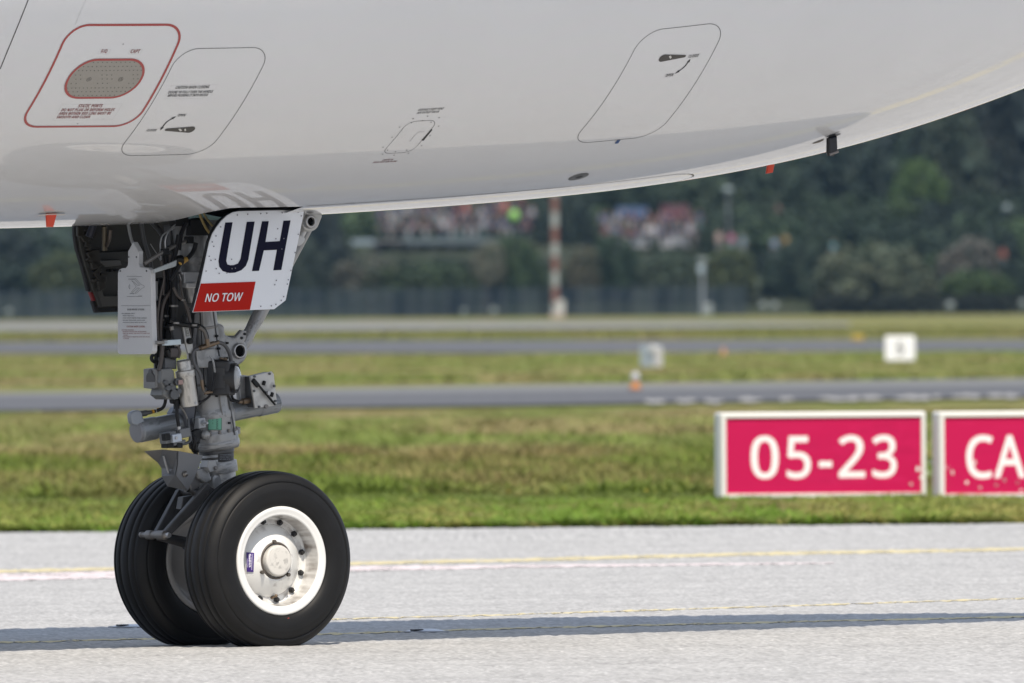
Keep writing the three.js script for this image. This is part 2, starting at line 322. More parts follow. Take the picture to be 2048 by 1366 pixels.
{
  const xs = [];
  for (let x = -26; x < -3; x += 0.5) xs.push([x, 0]);
  for (let x = -3; x < -0.881; x += 0.04) xs.push([x, 0]);
  xs.push([-0.88, 0], [-0.88, 1]);
  for (let x = -0.872; x < 0.079; x += 0.008) xs.push([x, 1]);
  xs.push([0.08, 1], [0.08, 0]);
  for (let x = 0.12; x < 5.2; x += 0.04) xs.push([x, 0]);
  for (const d of [0.09, 0.07, 0.05, 0.03, 0.015, 0.004]) xs.push([TIP - d, 0]);
  const n = 200, P = [], N = [], U = [], I = [];
  xs.forEach(([x, cut]) => { for (let i = 0; i <= n; i++) { const q0 = i / n * 2 * Math.PI, e0 = cut ? bayEdge(x) : 0, e1 = cut ? 0.235 : 0, th = q0 < 0.5 ? lerp(e0, 0.5, q0 / 0.5) : q0 > 2 * Math.PI - 0.5 ? 2 * Math.PI - lerp(e1, 0.5, (2 * Math.PI - q0) / 0.5) : q0, p = skin(x, th), q = skinN(x, th); P.push(p.x, p.y, p.z); N.push(q.x, q.y, q.z); U.push(x / 6, th / (2 * Math.PI)); } });
  for (let j = 0; j < xs.length - 1; j++) if (xs[j][0] !== xs[j + 1][0]) for (let i = 0; i < n; i++) { const a = j * (n + 1) + i; I.push(a, a + n + 1, a + 1, a + 1, a + n + 1, a + n + 2); }
  const g = new THREE.BufferGeometry();
  g.setAttribute('position', new THREE.Float32BufferAttribute(P, 3)); g.setAttribute('normal', new THREE.Float32BufferAttribute(N, 3)); g.setAttribute('uv', new THREE.Float32BufferAttribute(U, 2)); g.setIndex(I);
  const k0 = (n + 1) * 120 + 20, rad = V(0, -Math.cos(20 / n * 6.283), Math.sin(20 / n * 6.283));
  if (V(...N.slice(k0 * 3, k0 * 3 + 3)).dot(rad) < 0) for (let i = 0; i < N.length; i++) g.attributes.normal.array[i] *= -1;
  const T = [k0, k0 + n + 1, k0 + 1].map((k) => V(P[k * 3], P[k * 3 + 1], P[k * 3 + 2]));
  if (T[1].sub(T[0]).cross(T[2].sub(T[0])).dot(rad) < 0) { const J = g.index.array; for (let i = 0; i < J.length; i += 3) { const t = J[i]; J[i] = J[i + 1]; J[i + 1] = t; } }
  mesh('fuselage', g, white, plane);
}
// ribbons and prints that follow the skin
function ribbonG(pts, w, off, closed = false) {             // pts: [x, s]
  const n = pts.length, P = [], I = [];
  for (let i = 0; i < n; i++) {
    const a = pts[closed ? (i - 1 + n) % n : Math.max(0, i - 1)], b = pts[closed ? (i + 1) % n : Math.min(n - 1, i + 1)];
    let dx = b[0] - a[0], ds = b[1] - a[1]; const l = Math.hypot(dx, ds) || 1; dx /= l; ds /= l;
    for (const k of [-0.5, 0.5]) { const q = skinS(pts[i][0] - ds * w * k, pts[i][1] + dx * w * k, off); P.push(q.x, q.y, q.z); }
  }
  for (let i = 0; i < (closed ? n : n - 1); i++) { const a = i * 2, b = ((i + 1) % n) * 2; I.push(a, b, a + 1, b, b + 1, a + 1); }
  const g = new THREE.BufferGeometry(); g.setAttribute('position', new THREE.Float32BufferAttribute(P, 3)); g.setIndex(I); g.computeVertexNormals();
  return g;
}
function roundRect(x0, x1, s0, s1, r, n = 10, side = 16) {
  const out = [];
  const corner = (cx, cs, a0) => { for (let i = 0; i <= n; i++) { const a = a0 + i / n * Math.PI / 2; out.push([cx + r * Math.cos(a), cs + r * Math.sin(a)]); } };
  const line = (a, b) => { for (let i = 1; i < side; i++) out.push([lerp(a[0], b[0], i / side), lerp(a[1], b[1], i / side)]); };
  corner(x1 - r, s1 - r, 0); line([x1 - r, s1], [x0 + r, s1]); corner(x0 + r, s1 - r, Math.PI / 2); line([x0, s1 - r], [x0, s0 + r]);
  corner(x0 + r, s0 + r, Math.PI); line([x0 + r, s0], [x1 - r, s0]); corner(x1 - r, s0 + r, 1.5 * Math.PI); line([x1, s0 + r], [x1, s1 - r]);
  return out;
}
// a filled outline on the skin (fan about its centre, in rings)
function fillG(pts, off, rings = 5) {
  const c = pts.reduce((a, p) => [a[0] + p[0] / pts.length, a[1] + p[1] / pts.length], [0, 0]), n = pts.length, P = [], I = [];
  for (let k = 0; k <= rings; k++) for (const p of pts) { const q = skinS(lerp(c[0], p[0], k / rings), lerp(c[1], p[1], k / rings), off); P.push(q.x, q.y, q.z); }
  for (let k = 0; k < rings; k++) for (let i = 0; i < n; i++) { const a = k * n + i, b = k * n + (i + 1) % n; if (k) I.push(a, b, a + n); I.push(b, b + n, a + n); }
  const g = new THREE.BufferGeometry(); g.setAttribute('position', new THREE.Float32BufferAttribute(P, 3)); g.setIndex(I); g.computeVertexNormals();
  return g;
}
function skinPrintG(x0, x1, s0, s1, off) {
  const n = 10, g = new THREE.PlaneGeometry(1, 1, n, n), P = g.attributes.position, U = g.attributes.uv;
  for (let i = 0; i < P.count; i++) { const q = skinS(lerp(x0, x1, U.getX(i)), lerp(s0, s1, U.getY(i)), off); P.setXYZ(i, q.x, q.y, q.z); }
  g.computeVertexNormals();
  return g;
}
const printMat = (t) => new THREE.MeshPhysicalMaterial({ map: t, transparent: true, roughness: 0.4, clearcoat: 0.6, clearcoatRoughness: 0.06, side: THREE.DoubleSide });
function textTex(w, h, lines, color, edge) {               // lines: [text, x, y, size, align]
  return canvasTex(w, h, (c) => {
    if (edge) { c.strokeStyle = 'rgba(90,90,90,0.28)'; c.lineWidth = 2; c.strokeRect(2, 2, w - 4, h - 4); }
    for (const [t, x, y, size, align = 'center', col = color] of lines) { c.fillStyle = col; c.textAlign = align; c.font = `bold ${size}px sans-serif`; c.save(); c.translate(x, y); c.scale(0.72, 1); c.fillText(t, 0, 0); c.restore(); }
  });
}
const redPaint = mat([0.33, 0.018, 0.016], 0.35, 0, { clearcoat: 0.8, clearcoatRoughness: 0.05, side: THREE.DoubleSide });
const gapMat = mat([0.05, 0.05, 0.05], 0.6, 0, { side: THREE.DoubleSide }), gapFaint = mat([0.16, 0.16, 0.16], 0.6, 0, { side: THREE.DoubleSide });
const recessMat = mat([0.075, 0.07, 0.065], 0.4, 0.4, { side: THREE.DoubleSide });

// static ports
mesh('static_port_outline', ribbonG(roundRect(-1.955, -1.362, 1.327, 1.908, 0.1), 0.0115, 0.0012, true), redPaint, plane);
{
  const oval = roundRect(-1.842, -1.467, 1.51, 1.727, 0.106);
  const plate = mesh('static_port_plate', fillG(oval, 0.0015), mat([0.33, 0.315, 0.29], 0.38, 0.55, { side: THREE.DoubleSide }), plane);
  mesh('plate_border', ribbonG(oval, 0.0115, 0.002, true), redPaint, plate);
  const holes = [], row = (s, xs) => xs.forEach((x) => holes.push(fillG(ringPx(x, s, 0.0024, 0.0024, 8).map((p) => p), 0.0026, 1)));
  const span = (a, b, n) => Array.from({ length: n }, (_, i) => lerp(a, b, i / (n - 1)));
  row(1.713, span(-1.755, -1.545, 10)); row(1.69, span(-1.795, -1.505, 14)); row(1.668, span(-1.81, -1.49, 17));
  row(1.569, span(-1.82, -1.5, 17)); row(1.547, span(-1.805, -1.515, 14)); row(1.525, span(-1.765, -1.56, 10));
  for (const s of [1.643, 1.62, 1.595]) row(s, [-1.815, -1.79, -1.68, -1.655, -1.63, -1.52, -1.497].map((x) => x + (s === 1.62 ? 0.012 : 0)));
  for (const x of [-1.735, -1.572]) holes.push(ribbonG(ringPx(x, 1.618, 0.011, 0.011, 16), 0.0013, 0.0026, true), ribbonG(ringPx(x, 1.618, 0.005, 0.005, 12), 0.0015, 0.0026, true));
  const hm = mesh('port_hole', holes, gapMat, plate); hm.userData.kind = 'stuff';
}
const RED = '#7c1f1c', INK = '#2c2d31';
mesh('static_port_notice', skinPrintG(-1.80, -1.49, 1.37, 1.472, 0.0014), printMat(textTex(640, 208, [['STATIC PORTS', 310, 44, 54], ['DO NOT PLUG OR DEFORM HOLES', 28, 92, 49, 'left'], ['AREA WITHIN RED LINE MUST BE', 28, 138, 49, 'left'], ['SMOOTH AND CLEAN', 28, 184, 49, 'left'], ['____', 520, 192, 22, 'left']], RED, true)), plane);
{ const [x, t] = onSkin(208, 103), s = t * skinR(x); mesh('pilot_label', skinPrintG(x - 0.03, x + 0.03, s - 0.013, s + 0.013, 0.0014), printMat(textTex(128, 56, [['F/O', 64, 44, 57]], RED, true)), plane); }
{ const [x, t] = onSkin(270, 103), s = t * skinR(x); mesh('pilot_label', skinPrintG(x - 0.033, x + 0.033, s - 0.013, s + 0.013, 0.0014), printMat(textTex(140, 56, [['CAPT', 70, 44, 57]], RED, true)), plane); }
// access hatches: a gap round a door, a handle in its recess, prints
function hatch(x0, x1, s0, s1, rad) {
  const o = roundRect(x0, x1, s0, s1, rad, 10, 20), n = o.length;
  const h = mesh('access_hatch', ribbonG(o, 0.0024, 0.0012, true), gapMat, plane);
  return h;
}
function handleG(wide, narrow, rw, rn) {                          // teardrop between two skin places
  const [x0, s0] = wide, [x1, s1] = narrow, a = Math.atan2(s1 - s0, x1 - x0), p = [];
  for (let i = 0; i <= 10; i++) { const b = a + Math.PI / 2 + i / 10 * Math.PI; p.push([x0 + rw * Math.cos(b), s0 + rw * Math.sin(b)]); }
  for (let i = 0; i <= 6; i++) { const b = a - Math.PI / 2 + i / 6 * Math.PI; p.push([x1 + rn * Math.cos(b), s1 + rn * Math.sin(b)]); }
  return p;
}
const sk = (px, py) => { const [x, t] = onSkin(px, py); return [x, t * skinR(x)]; };
const arrowParts = (pts, w) => {
  const c = new THREE.CatmullRomCurve3(pts.map(([x, y]) => V(...sk(x, y), 0))), q = c.getPoints(16).map((p) => [p.x, p.y]);
  const head = (tip, from) => { const dx = tip[0] - from[0], ds = tip[1] - from[1], l = Math.hypot(dx, ds), ux = dx / l, us = ds / l, L = 0.02, W = 0.008; return fillG([[tip[0] + ux * L * 0.4, tip[1] + us * L * 0.4], [tip[0] - ux * L * 0.6 - us * W, tip[1] - us * L * 0.6 + ux * W], [tip[0] - ux * L * 0.6 + us * W, tip[1] - us * L * 0.6 - ux * W]], 0.0016, 1); };
  return [ribbonG(q, w, 0.0015), head(q[0], q[2]), head(q[16], q[14])];
};
const inkMat = mat([0.012, 0.012, 0.014], 0.5, 0, { side: THREE.DoubleSide });
{
  const h = hatch(-1.34, -0.866, 1.11, 1.782, 0.1);
  mesh('handle', fillG(handleG(sk(381, 259), sk(333, 259), 0.021, 0.008), 0.0016), recessMat, h);
  mesh('handle_screw', [fillG([...[[356, 257], [360, 256], [364, 260], [360, 262]].map((p) => sk(...p))], 0.0026, 1), fillG([[368, 257], [371, 256], [372, 260], [369, 262]].map((p) => sk(...p)), 0.0026, 1)], mat([0.6, 0.6, 0.58], 0.3, 0.5, { side: THREE.DoubleSide }), h);
  mesh('turn_arrow', arrowParts([[322, 258], [333, 244], [349, 234]], 0.006), inkMat, h);
  const a = sk(384, 182); mesh('closing_notice', skinPrintG(a[0] - 0.125, a[0] + 0.115, a[1] - 0.046, a[1] + 0.038, 0.0014), printMat(textTex(600, 178, [['CAUTION WHEN CLOSING', 290, 48, 49], ['ENSURE TO FULLY TURN THE HANDLE', 300, 106, 45], ['BEFORE PUSHING IT INTO RECESS', 290, 148, 45], ['____', 500, 160, 18, 'left']], INK, true)), h);
  const b = sk(363, 230.5); mesh('open_label', skinPrintG(b[0] - 0.025, b[0] + 0.025, b[1] - 0.011, b[1] + 0.011, 0.0014), printMat(textTex(110, 48, [['OPEN', 55, 37, 46]], INK, true)), h);
  const c = sk(303, 260.5); mesh('closed_label', skinPrintG(c[0] - 0.03, c[0] + 0.03, c[1] - 0.011, c[1] + 0.011, 0.0014), printMat(textTex(140, 48, [['CLOSED', 70, 37, 44]], INK, true)), h);
}
{
  const h = hatch(1.113, 1.574, 1.018, 1.752, 0.11);
  mesh('handle', fillG(handleG(sk(1326, 116), sk(1369, 112), 0.021, 0.007), 0.0016), recessMat, h);
  mesh('handle_screw', fillG([[1337, 112], [1341, 110], [1343, 114], [1340, 117]].map((p) => sk(...p)), 0.0026, 1), mat([0.6, 0.6, 0.58], 0.3, 0.5, { side: THREE.DoubleSide }), h);
  mesh('turn_arrow', arrowParts([[1353, 145], [1368, 134], [1379, 120]], 0.006), inkMat, h);
  const b = sk(1387, 112); mesh('closed_label', skinPrintG(b[0] - 0.033, b[0] + 0.033, b[1] - 0.012, b[1] + 0.012, 0.0014), printMat(textTex(140, 48, [['CLOSED', 70, 37, 44]], INK, true)), h);
  const c = sk(1339, 150.5); mesh('open_label', skinPrintG(c[0] - 0.027, c[0] + 0.027, c[1] - 0.012, c[1] + 0.012, 0.0014), printMat(textTex(110, 48, [['OPEN', 55, 37, 46]], INK, true)), h);
  mesh('blue_tab', fillG([[1234, 280], [1241, 279], [1236, 286], [1229, 287]].map((p) => sk(...p)), 0.002, 1), mat([0.02, 0.07, 0.2], 0.5, 0, { side: THREE.DoubleSide }), plane);
}
{
  const h = mesh('vent_valve', ribbonG(roundRect(0.095, 0.255, 1.045, 1.288, 0.045, 8, 10), 0.002, 0.0012, true), gapMat, plane);
  mesh('vent_slot', fillG([[862, 258], [865, 259], [847, 281], [843, 280]].map((p) => sk(...p)), 0.0016, 2), mat([0.03, 0.03, 0.03], 0.6, 0, { side: THREE.DoubleSide }), h);
  mesh('flap_seam', ribbonG([[819, 283], [829, 271], [836, 264], [849, 263]].map((p) => sk(...p)), 0.0016, 0.0013), gapFaint, h);
  mesh('rivet', [[826, 237], [855, 232], [878, 235], [799, 254], [784, 274], [766, 294], [765, 308], [788, 310], [817, 306], [843, 291], [860, 271], [877, 252], [823, 245], [845, 241], [862, 244], [775, 300], [791, 303], [813, 300]].map((p) => { const [x, s] = sk(...p); return fillG(ringPx(x, s, 0.0035, 0.0035, 8), 0.0015, 1); }), gapFaint, h).userData.kind = 'stuff';
  const a = sk(861, 221); mesh('vent_notice', skinPrintG(a[0] - 0.075, a[0] + 0.07, a[1] - 0.025, a[1] + 0.022, 0.0014), printMat(textTex(300, 92, [['AVIONICS EQPT VENT', 150, 38, 38], ['AIR OUTLET VALVE', 140, 76, 38]], INK, false)), h);
  const b = sk(771, 322); mesh('hot_air_notice', skinPrintG(b[0] - 0.07, b[0] + 0.07, b[1] - 0.02, b[1] + 0.024, 0.0014), printMat(textTex(300, 92, [['CAUTION', 160, 38, 38], ['HIGH HOT AIR FLOW', 150, 76, 38]], '#6a2a2a', false)), h);
}
// skin joints, jacking point, front gear door gap, small marks
mesh('skin_joint', ribbonG([[0, 138], [15, 101], [30, 65], [43, 33], [56, 0], [66, -25]].map((p) => sk(...p)), 0.005, 0.0012), gapMat, plane);
mesh('skin_joint', ribbonG([[150, 50], [158, 30], [171, 0], [180, -22]].map((p) => sk(...p)), 0.0012, 0.0012), mat([0.45, 0.45, 0.45], 0.6, 0, { side: THREE.DoubleSide }), plane);
{
  const j = mesh('jacking_point', fillG(ringPx(1.418, 0.637, 0.046, 0.046, 28), 0.0016, 3), mat([0.14, 0.14, 0.135], 0.4, 0.5, { side: THREE.DoubleSide }), plane);
  mesh('jack_socket', fillG(ringPx(1.421, 0.637, 0.016, 0.016, 16), 0.0026, 2), inkMat, j);
}
{
  const p = []; for (let i = 0; i <= 24; i++) p.push([lerp(0.09, 2.0, i / 24), lerp(0.452, 0.487, i / 24)]);
  for (let i = 1; i <= 14; i++) { const a = i / 14 * Math.PI / 2; p.push([2.0 + 0.25 * Math.sin(a), 0.3 + 0.187 * Math.cos(a)]); }
  for (let i = 1; i <= 8; i++) p.push([2.25, lerp(0.3, -0.3, i / 8)]);
  mesh('front_gear_door', ribbonG(p, 0.005, 0.0014), mat([0.1, 0.085, 0.065], 0.7, 0, { side: THREE.DoubleSide }), plane);
}
mesh('static_pin', [[246, 88], [155, 247]].map((p) => { const [x, s] = sk(...p); return fillG(ringPx(x, s, 0.003, 0.003, 8), 0.0015, 1); }), gapFaint, plane).userData.kind = 'stuff';
mesh('drain_slot', fillG(smoothLoop([[1624, 287], [1634, 282.5], [1648, 278], [1646, 280.5], [1636, 285]], 3).map((p) => sk(...p)), 0.0016, 2), mat([0.12, 0.1, 0.07], 0.6, 0, { side: THREE.DoubleSide }), plane);

// masts under the belly
const blackMetal = mat([0.03, 0.03, 0.032], 0.35, 0.5);
{
  const [x, t] = onSkin(1668, 269), a = skin(x, t, 0.002), up = skinN(x, t).multiplyScalar(skinN(x, t).y > 0 ? -1 : 1), z = a.z;
  const m = mesh('drain_mast', plateG([[1659, 276], [1675, 272], [1676.5, 302], [1670, 312], [1660.5, 312], [1658.5, 305]], z, 0.028, 0.008), blackMetal, plane);
  const base = fillG(ringPx(x, t * skinR(x), 0.034, 0.02, 20), 0.006, 2); mesh('mast_base', base, blackMetal, m);
  mesh('mast_foot', cylG(at(1659, 309, z - 0.004), at(1676, 303, z - 0.004), 0.006), mat([0.2, 0.18, 0.17], 0.35, 0.6), m);
}
const orange = mat([0.62, 0.05, 0.012], 0.4);
{
  const [x, t] = onSkin(103, 427), z = skin(x, t).z;
  const m = mesh('blade_antenna', plateG([[93, 425], [115, 425.5], [107.5, 454], [94.5, 454]], z, 0.012, 0.004), orange, plane);
  mesh('antenna_base', fillG(ringPx(x, t * skinR(x), 0.072, 0.02, 20), 0.006, 2), mat([0.55, 0.53, 0.5], 0.4, 0, { side: THREE.DoubleSide }), m);
  const m2 = mesh('blade_antenna', plateG([[1537, 325], [1551, 322], [1546.5, 345], [1533.5, 347.5]], -0.12, 0.012, 0.004), orange, plane);
}

// ---------------- the wheel bay and its open door
const bayMat = mat([0.04, 0.04, 0.037], 0.7, 0, { specularIntensity: 0.4 }), darkMat = mat([0.014, 0.0145, 0.015], 0.6, 0.1, { specularIntensity: 0.5 }), hoseMat = mat([0.009, 0.009, 0.01], 0.55, 0, { specularIntensity: 0.6 });
const greyPaint = mat([0.3, 0.315, 0.335], 0.42, 0.15), greyDark = mat([0.085, 0.088, 0.092], 0.45, 0.3), steel = mat([0.42, 0.42, 0.42], 0.33, 0.75), steelDark = mat([0.2, 0.19, 0.18], 0.4, 0.75), brass = mat([0.17, 0.125, 0.085], 0.4, 0.7), panelWhite = mat([0.72, 0.74, 0.78], 0.33, 0, { clearcoat: 0.6, clearcoatRoughness: 0.08 });
{
  const b = group('wheel_bay', plane), y0 = 1.93, y1 = 2.75;
  const wall = (name, sx, sy, sz, c) => mesh(name, boxG(sx, sy, sz, c), bayMat, b);
  wall('bay_roof', 1.3, 0.03, 1.1, V(-0.4, y1, 0)); wall('bay_wall', 1.3, y1 - y0 - 0.04, 0.02, V(-0.4, (y0 + y1) / 2, -0.52)); wall('bay_wall', 1.3, y1 - y0 - 0.1, 0.02, V(-0.4, (y0 + y1) / 2 + 0.07, 0.56));
  wall('bay_wall', 0.02, y1 - y0 - 0.04, 1.0, V(-0.93, (y0 + y1) / 2, 0.02)); wall('bay_wall', 0.02, y1 - y0 - 0.04, 1.0, V(0.13, (y0 + y1) / 2, 0.02));
  for (const x of [-0.78, -0.6, -0.42]) mesh('bay_frame', boxG(0.02, 0.7, 0.05, V(x, 2.3, -0.49)), greyDark, b);
  // linkage rods and pipes in the upper opening
  const rod = (name, p, r, m) => mesh(name, hoseG(p, r), m, b);
  rod('bay_pipe', [at(282, 440, -0.2), at(288, 480, -0.2), at(300, 520, -0.2), at(304, 545, -0.2)], 0.009, greyDark);
  rod('bay_pipe', [at(256, 448, -0.25), at(263, 480, -0.25), at(275, 505, -0.25)], 0.007, greyPaint);
  rod('bay_pipe', [at(300, 440, -0.1), at(325, 470, -0.1), at(345, 505, -0.1)], 0.012, greyDark);
  rod('bay_pipe', [at(332, 510, 0.08), at(331, 478, 0.08), at(338, 462, 0.08), at(352, 448, 0.08), at(372, 440, 0.08)], 0.0035, steel);
  rod('bay_pipe', [at(322, 520, 0.06), at(321, 485, 0.06), at(326, 470, 0.06), at(350, 455, 0.06)], 0.0035, greyPaint);
  rod('bay_pipe', [at(301, 488, 0.0), at(320, 520, 0.0), at(324, 540, 0.0)], 0.002, steel);
  rod('bay_rod', [at(288, 528, 0.1), at(330, 502, 0.1), at(385, 476, 0.1)], 0.0085, mat([0.2, 0.19, 0.18], 0.4, 0.5));
  rod('bay_pipe', [at(398, 425, 0.15), at(404, 440, 0.15), at(412, 456, 0.15), at(419, 466, 0.15)], 0.006, mat([0.3, 0.22, 0.08], 0.5));
  rod('bay_pipe', [at(405, 420, 0.15), at(413, 437, 0.15), at(425, 452, 0.15)], 0.005, mat([0.26, 0.2, 0.08], 0.5));
  mesh('bay_bracket', boxG(0.1, 0.07, 0.08, at(390, 455, 0.05)), darkMat, b); mesh('bay_bracket', boxG(0.07, 0.05, 0.05, at(358, 441, 0.06)), darkMat, b);
  mesh('bay_bracket', boxG(0.06, 0.09, 0.05, at(345, 470, -0.05)), greyDark, b);
  mesh('clip', boxG(0.03, 0.03, 0.03, at(330, 504, 0.1)), darkMat, b); mesh('clip', boxG(0.035, 0.03, 0.03, at(378, 480, 0.1)), darkMat, b);
}
{
  const z = -0.36, out = [[149.5, 440], [148.8, 468], [153, 497], [164, 533], [176, 582], [182, 584], [187, 603], [191.5, 625.5], [240, 623.5], [318, 621], [470, 612], [478, 440]];
  const d = mesh('gear_door', plateG(out, z - 0.05, 0.02, 0.004), mat([0.05, 0.05, 0.047], 0.6, 0.1, { specularIntensity: 0.5 }), plane);
  tag(d, 'open bay door seen from its dark inner side');
  mesh('door_seal', plateG([[149.5, 440], [148.8, 468], [153, 497], [164, 533], [176, 582], [181, 582], [170, 533], [159, 497], [155, 468], [156, 440]], z - 0.035, 0.02), mat([0.012, 0.012, 0.014], 0.7), d);
  mesh('door_seal', plateG([[184, 602], [191.5, 625.5], [240, 623.5], [318, 621], [470, 612], [470, 607], [318, 616], [240, 618.5], [196, 620], [190, 602]], z - 0.035, 0.02), mat([0.012, 0.012, 0.014], 0.7), d);
  mesh('door_frame', plateG([[157, 445], [157, 470], [161, 497], [171, 532], [186, 580], [199, 615], [206, 615], [194, 578], [180, 530], [170, 495], [166, 470], [166, 445]], z - 0.02, 0.03), mat([0.045, 0.044, 0.04], 0.55, 0.2), d);
  mesh('door_frame', plateG([[186, 528], [190, 528], [198, 560], [208, 592], [300, 590], [300, 612], [204, 613], [196, 590]], z - 0.024, 0.026), mat([0.07, 0.068, 0.062], 0.55, 0.2), d);
  mesh('door_frame', plateG([[180, 505], [300, 500], [300, 522], [190, 524]], z - 0.018, 0.032), mat([0.03, 0.03, 0.028], 0.5, 0.2), d);
  mesh('door_fitting', plateG([[199, 521], [240, 519], [244, 530], [212, 534], [203, 529]], z + 0.005, 0.04), mat([0.09, 0.09, 0.085], 0.4, 0.4), d);
  for (const [x, y] of [[215, 541], [226, 540]]) mesh('bolt', cylG(at(x, y, z - 0.03), at(x, y, z - 0.03).add(V(0, 0, z + 0.004 - (z - 0.03))), 0.007), darkMat, d);
  mesh('red_marker', plateG([[180, 584], [196, 586], [195, 600], [187, 602]], z - 0.03, 0.02), mat([0.16, 0.012, 0.014], 0.5), d);
  mesh('link_rod', cylG(at(209, 452, z + 0.08), at(209, 500, z + 0.05), 0.012), mat([0.1, 0.085, 0.06], 0.4, 0.5), d);
  mesh('link_rod', hoseG([at(221, 460, z + 0.09), at(218, 480, z + 0.08), at(212, 494, z + 0.08)], 0.008), mat([0.12, 0.1, 0.085], 0.4, 0.5), d);
  mesh('link_rod', cylG(at(187, 448, z + 0.06), at(178, 474, z + 0.05), 0.016), mat([0.035, 0.037, 0.05], 0.4, 0.4), d);
  const r = rng(7), bits = [];
  for (let i = 0; i < 26; i++) { const x = 158 + r() * 26, y = 455 + r() * 120; bits.push(boxG(0.015 + r() * 0.03, 0.012 + r() * 0.03, 0.02, at(x + (y - 455) * 0.22, y, z - 0.005), [0, 0, r() * 3])); }
  mesh('door_hardware', bits, mat([0.035, 0.032, 0.027], 0.5, 0.4), d).userData.kind = 'stuff';
}

// ---------------- the landing gear leg
const leg = group('landing_gear_leg', plane);
const sp = (py, z = 0) => at(460 - 0.1236 * (1123 - py), py, z);
const L = (y0, y1) => sp(y0).distanceTo(sp(y1));
const legAxis = sp(500).sub(sp(1000)).normalize();
const legLathe = (name, rows, m) => mesh(name, latheG(sp(rows[0][0]), sp(rows[rows.length - 1][0]), rows.map(([y, r]) => [L(rows[0][0], y), r]), 48), m, leg);
const scuffTex = tex(512, 512, (u, v) => { const a = fbm(nA, u * 10, v * 10, 4, 10, 10), b = fbm(nB, u * 60, v * 10, 3, 60, 10), b2 = fbm(nC, u * 24, v * 24, 4, 24, 24), k = clamp(0.98 + 0.2 * (a - 0.5) - clamp((b2 - 0.6) * 2.2, 0, 0.25) - clamp((a - 0.56) * 2.6, 0, 0.42), 0.2, 1); return [k, k * 0.98, k * 0.945]; }, { srgb: true });
const legMat = mat([0.31, 0.318, 0.33], 0.34, 0.25, { map: scuffTex });
legLathe('outer_cylinder', [[892, 0], [892, 0.098], [890, 0.103], [868, 0.103], [864, 0.1], [862, 0.094], [858, 0.096], [838, 0.097], [834, 0.101], [824, 0.101], [820, 0.096], [812, 0.094], [790, 0.094], [770, 0.088], [735, 0.08], [690, 0.075], [640, 0.074], [530, 0.076], [525, 0.082], [515, 0.082], [510, 0.076], [440, 0.076], [440, 0]], legMat);
legLathe('flange_ring', [[898, 0.07], [898, 0.1], [891, 0.106], [882, 0.106], [880, 0.1]], legMat);
legLathe('piston', [[1110, 0], [1110, 0.07], [960, 0.07], [944, 0.072], [890, 0.072], [890, 0]], mat([0.45, 0.455, 0.46], 0.35, 0.3, { map: scuffTex }));
legLathe('clamp_ring', [[946, 0.07], [945, 0.083], [924, 0.083], [922, 0.07]], legMat);
{
  const c = mesh('clamp_lug', plateG([[418, 921], [430, 920], [434, 930], [432, 942], [420, 945], [415, 934]], 0.1, 0.06), legMat, leg);
  mesh('bolt', cylG(at(427.5, 936, 0.09), at(427.5, 936, 0.09).add(V(0, 0, 0.112 - (0.09))), 0.009, 0.009, 6), steelDark, leg);
  mesh('yoke', plateG([[392, 940], [404, 937], [418, 940], [424, 956], [423, 962], [412, 966], [398, 957]], 0.07, 0.14, 0.01), legMat, leg);
  mesh('cylinder_seam', hoseG([sp(870, 0).add(V(0.04, 0, 0.098)), sp(838, 0).add(V(0.04, 0, 0.094)), sp(800, 0).add(V(0.035, 0, 0.09)), sp(740, 0).add(V(0.028, 0, 0.078)), sp(660, 0).add(V(0.026, 0, 0.071)), sp(560, 0).add(V(0.026, 0, 0.072))], 0.0035), greyDark, leg);
  mesh('side_boss', plateG([[470, 857], [482, 854], [482, 868], [472, 872]], 0.03, 0.06, 0.008), legMat, leg);
  mesh('drain_boss', latheG(at(407, 870, 0.08), at(407, 870, 0.08).add(V(0, 0, 0.12 - (0.08))), [[0, 0], [0, 0.022], [0.02, 0.02], [0.032, 0.012], [0.034, 0]]), legMat, leg);
  mesh('service_fitting', [plateG([[397, 836.5], [411, 835], [412, 855], [399, 857]], 0.125, 0.05, 0.004), cylG(at(405, 846, 0.12), at(405, 846, 0.12).add(V(0, 0, 0.137 - (0.12))), 0.012, 0.012, 6), cylG(at(405, 846, 0.13), at(405, 846, 0.13).add(V(0, 0, 0.168 - (0.13))), 0.006, 0.005, 10)], greyPaint, leg);
}
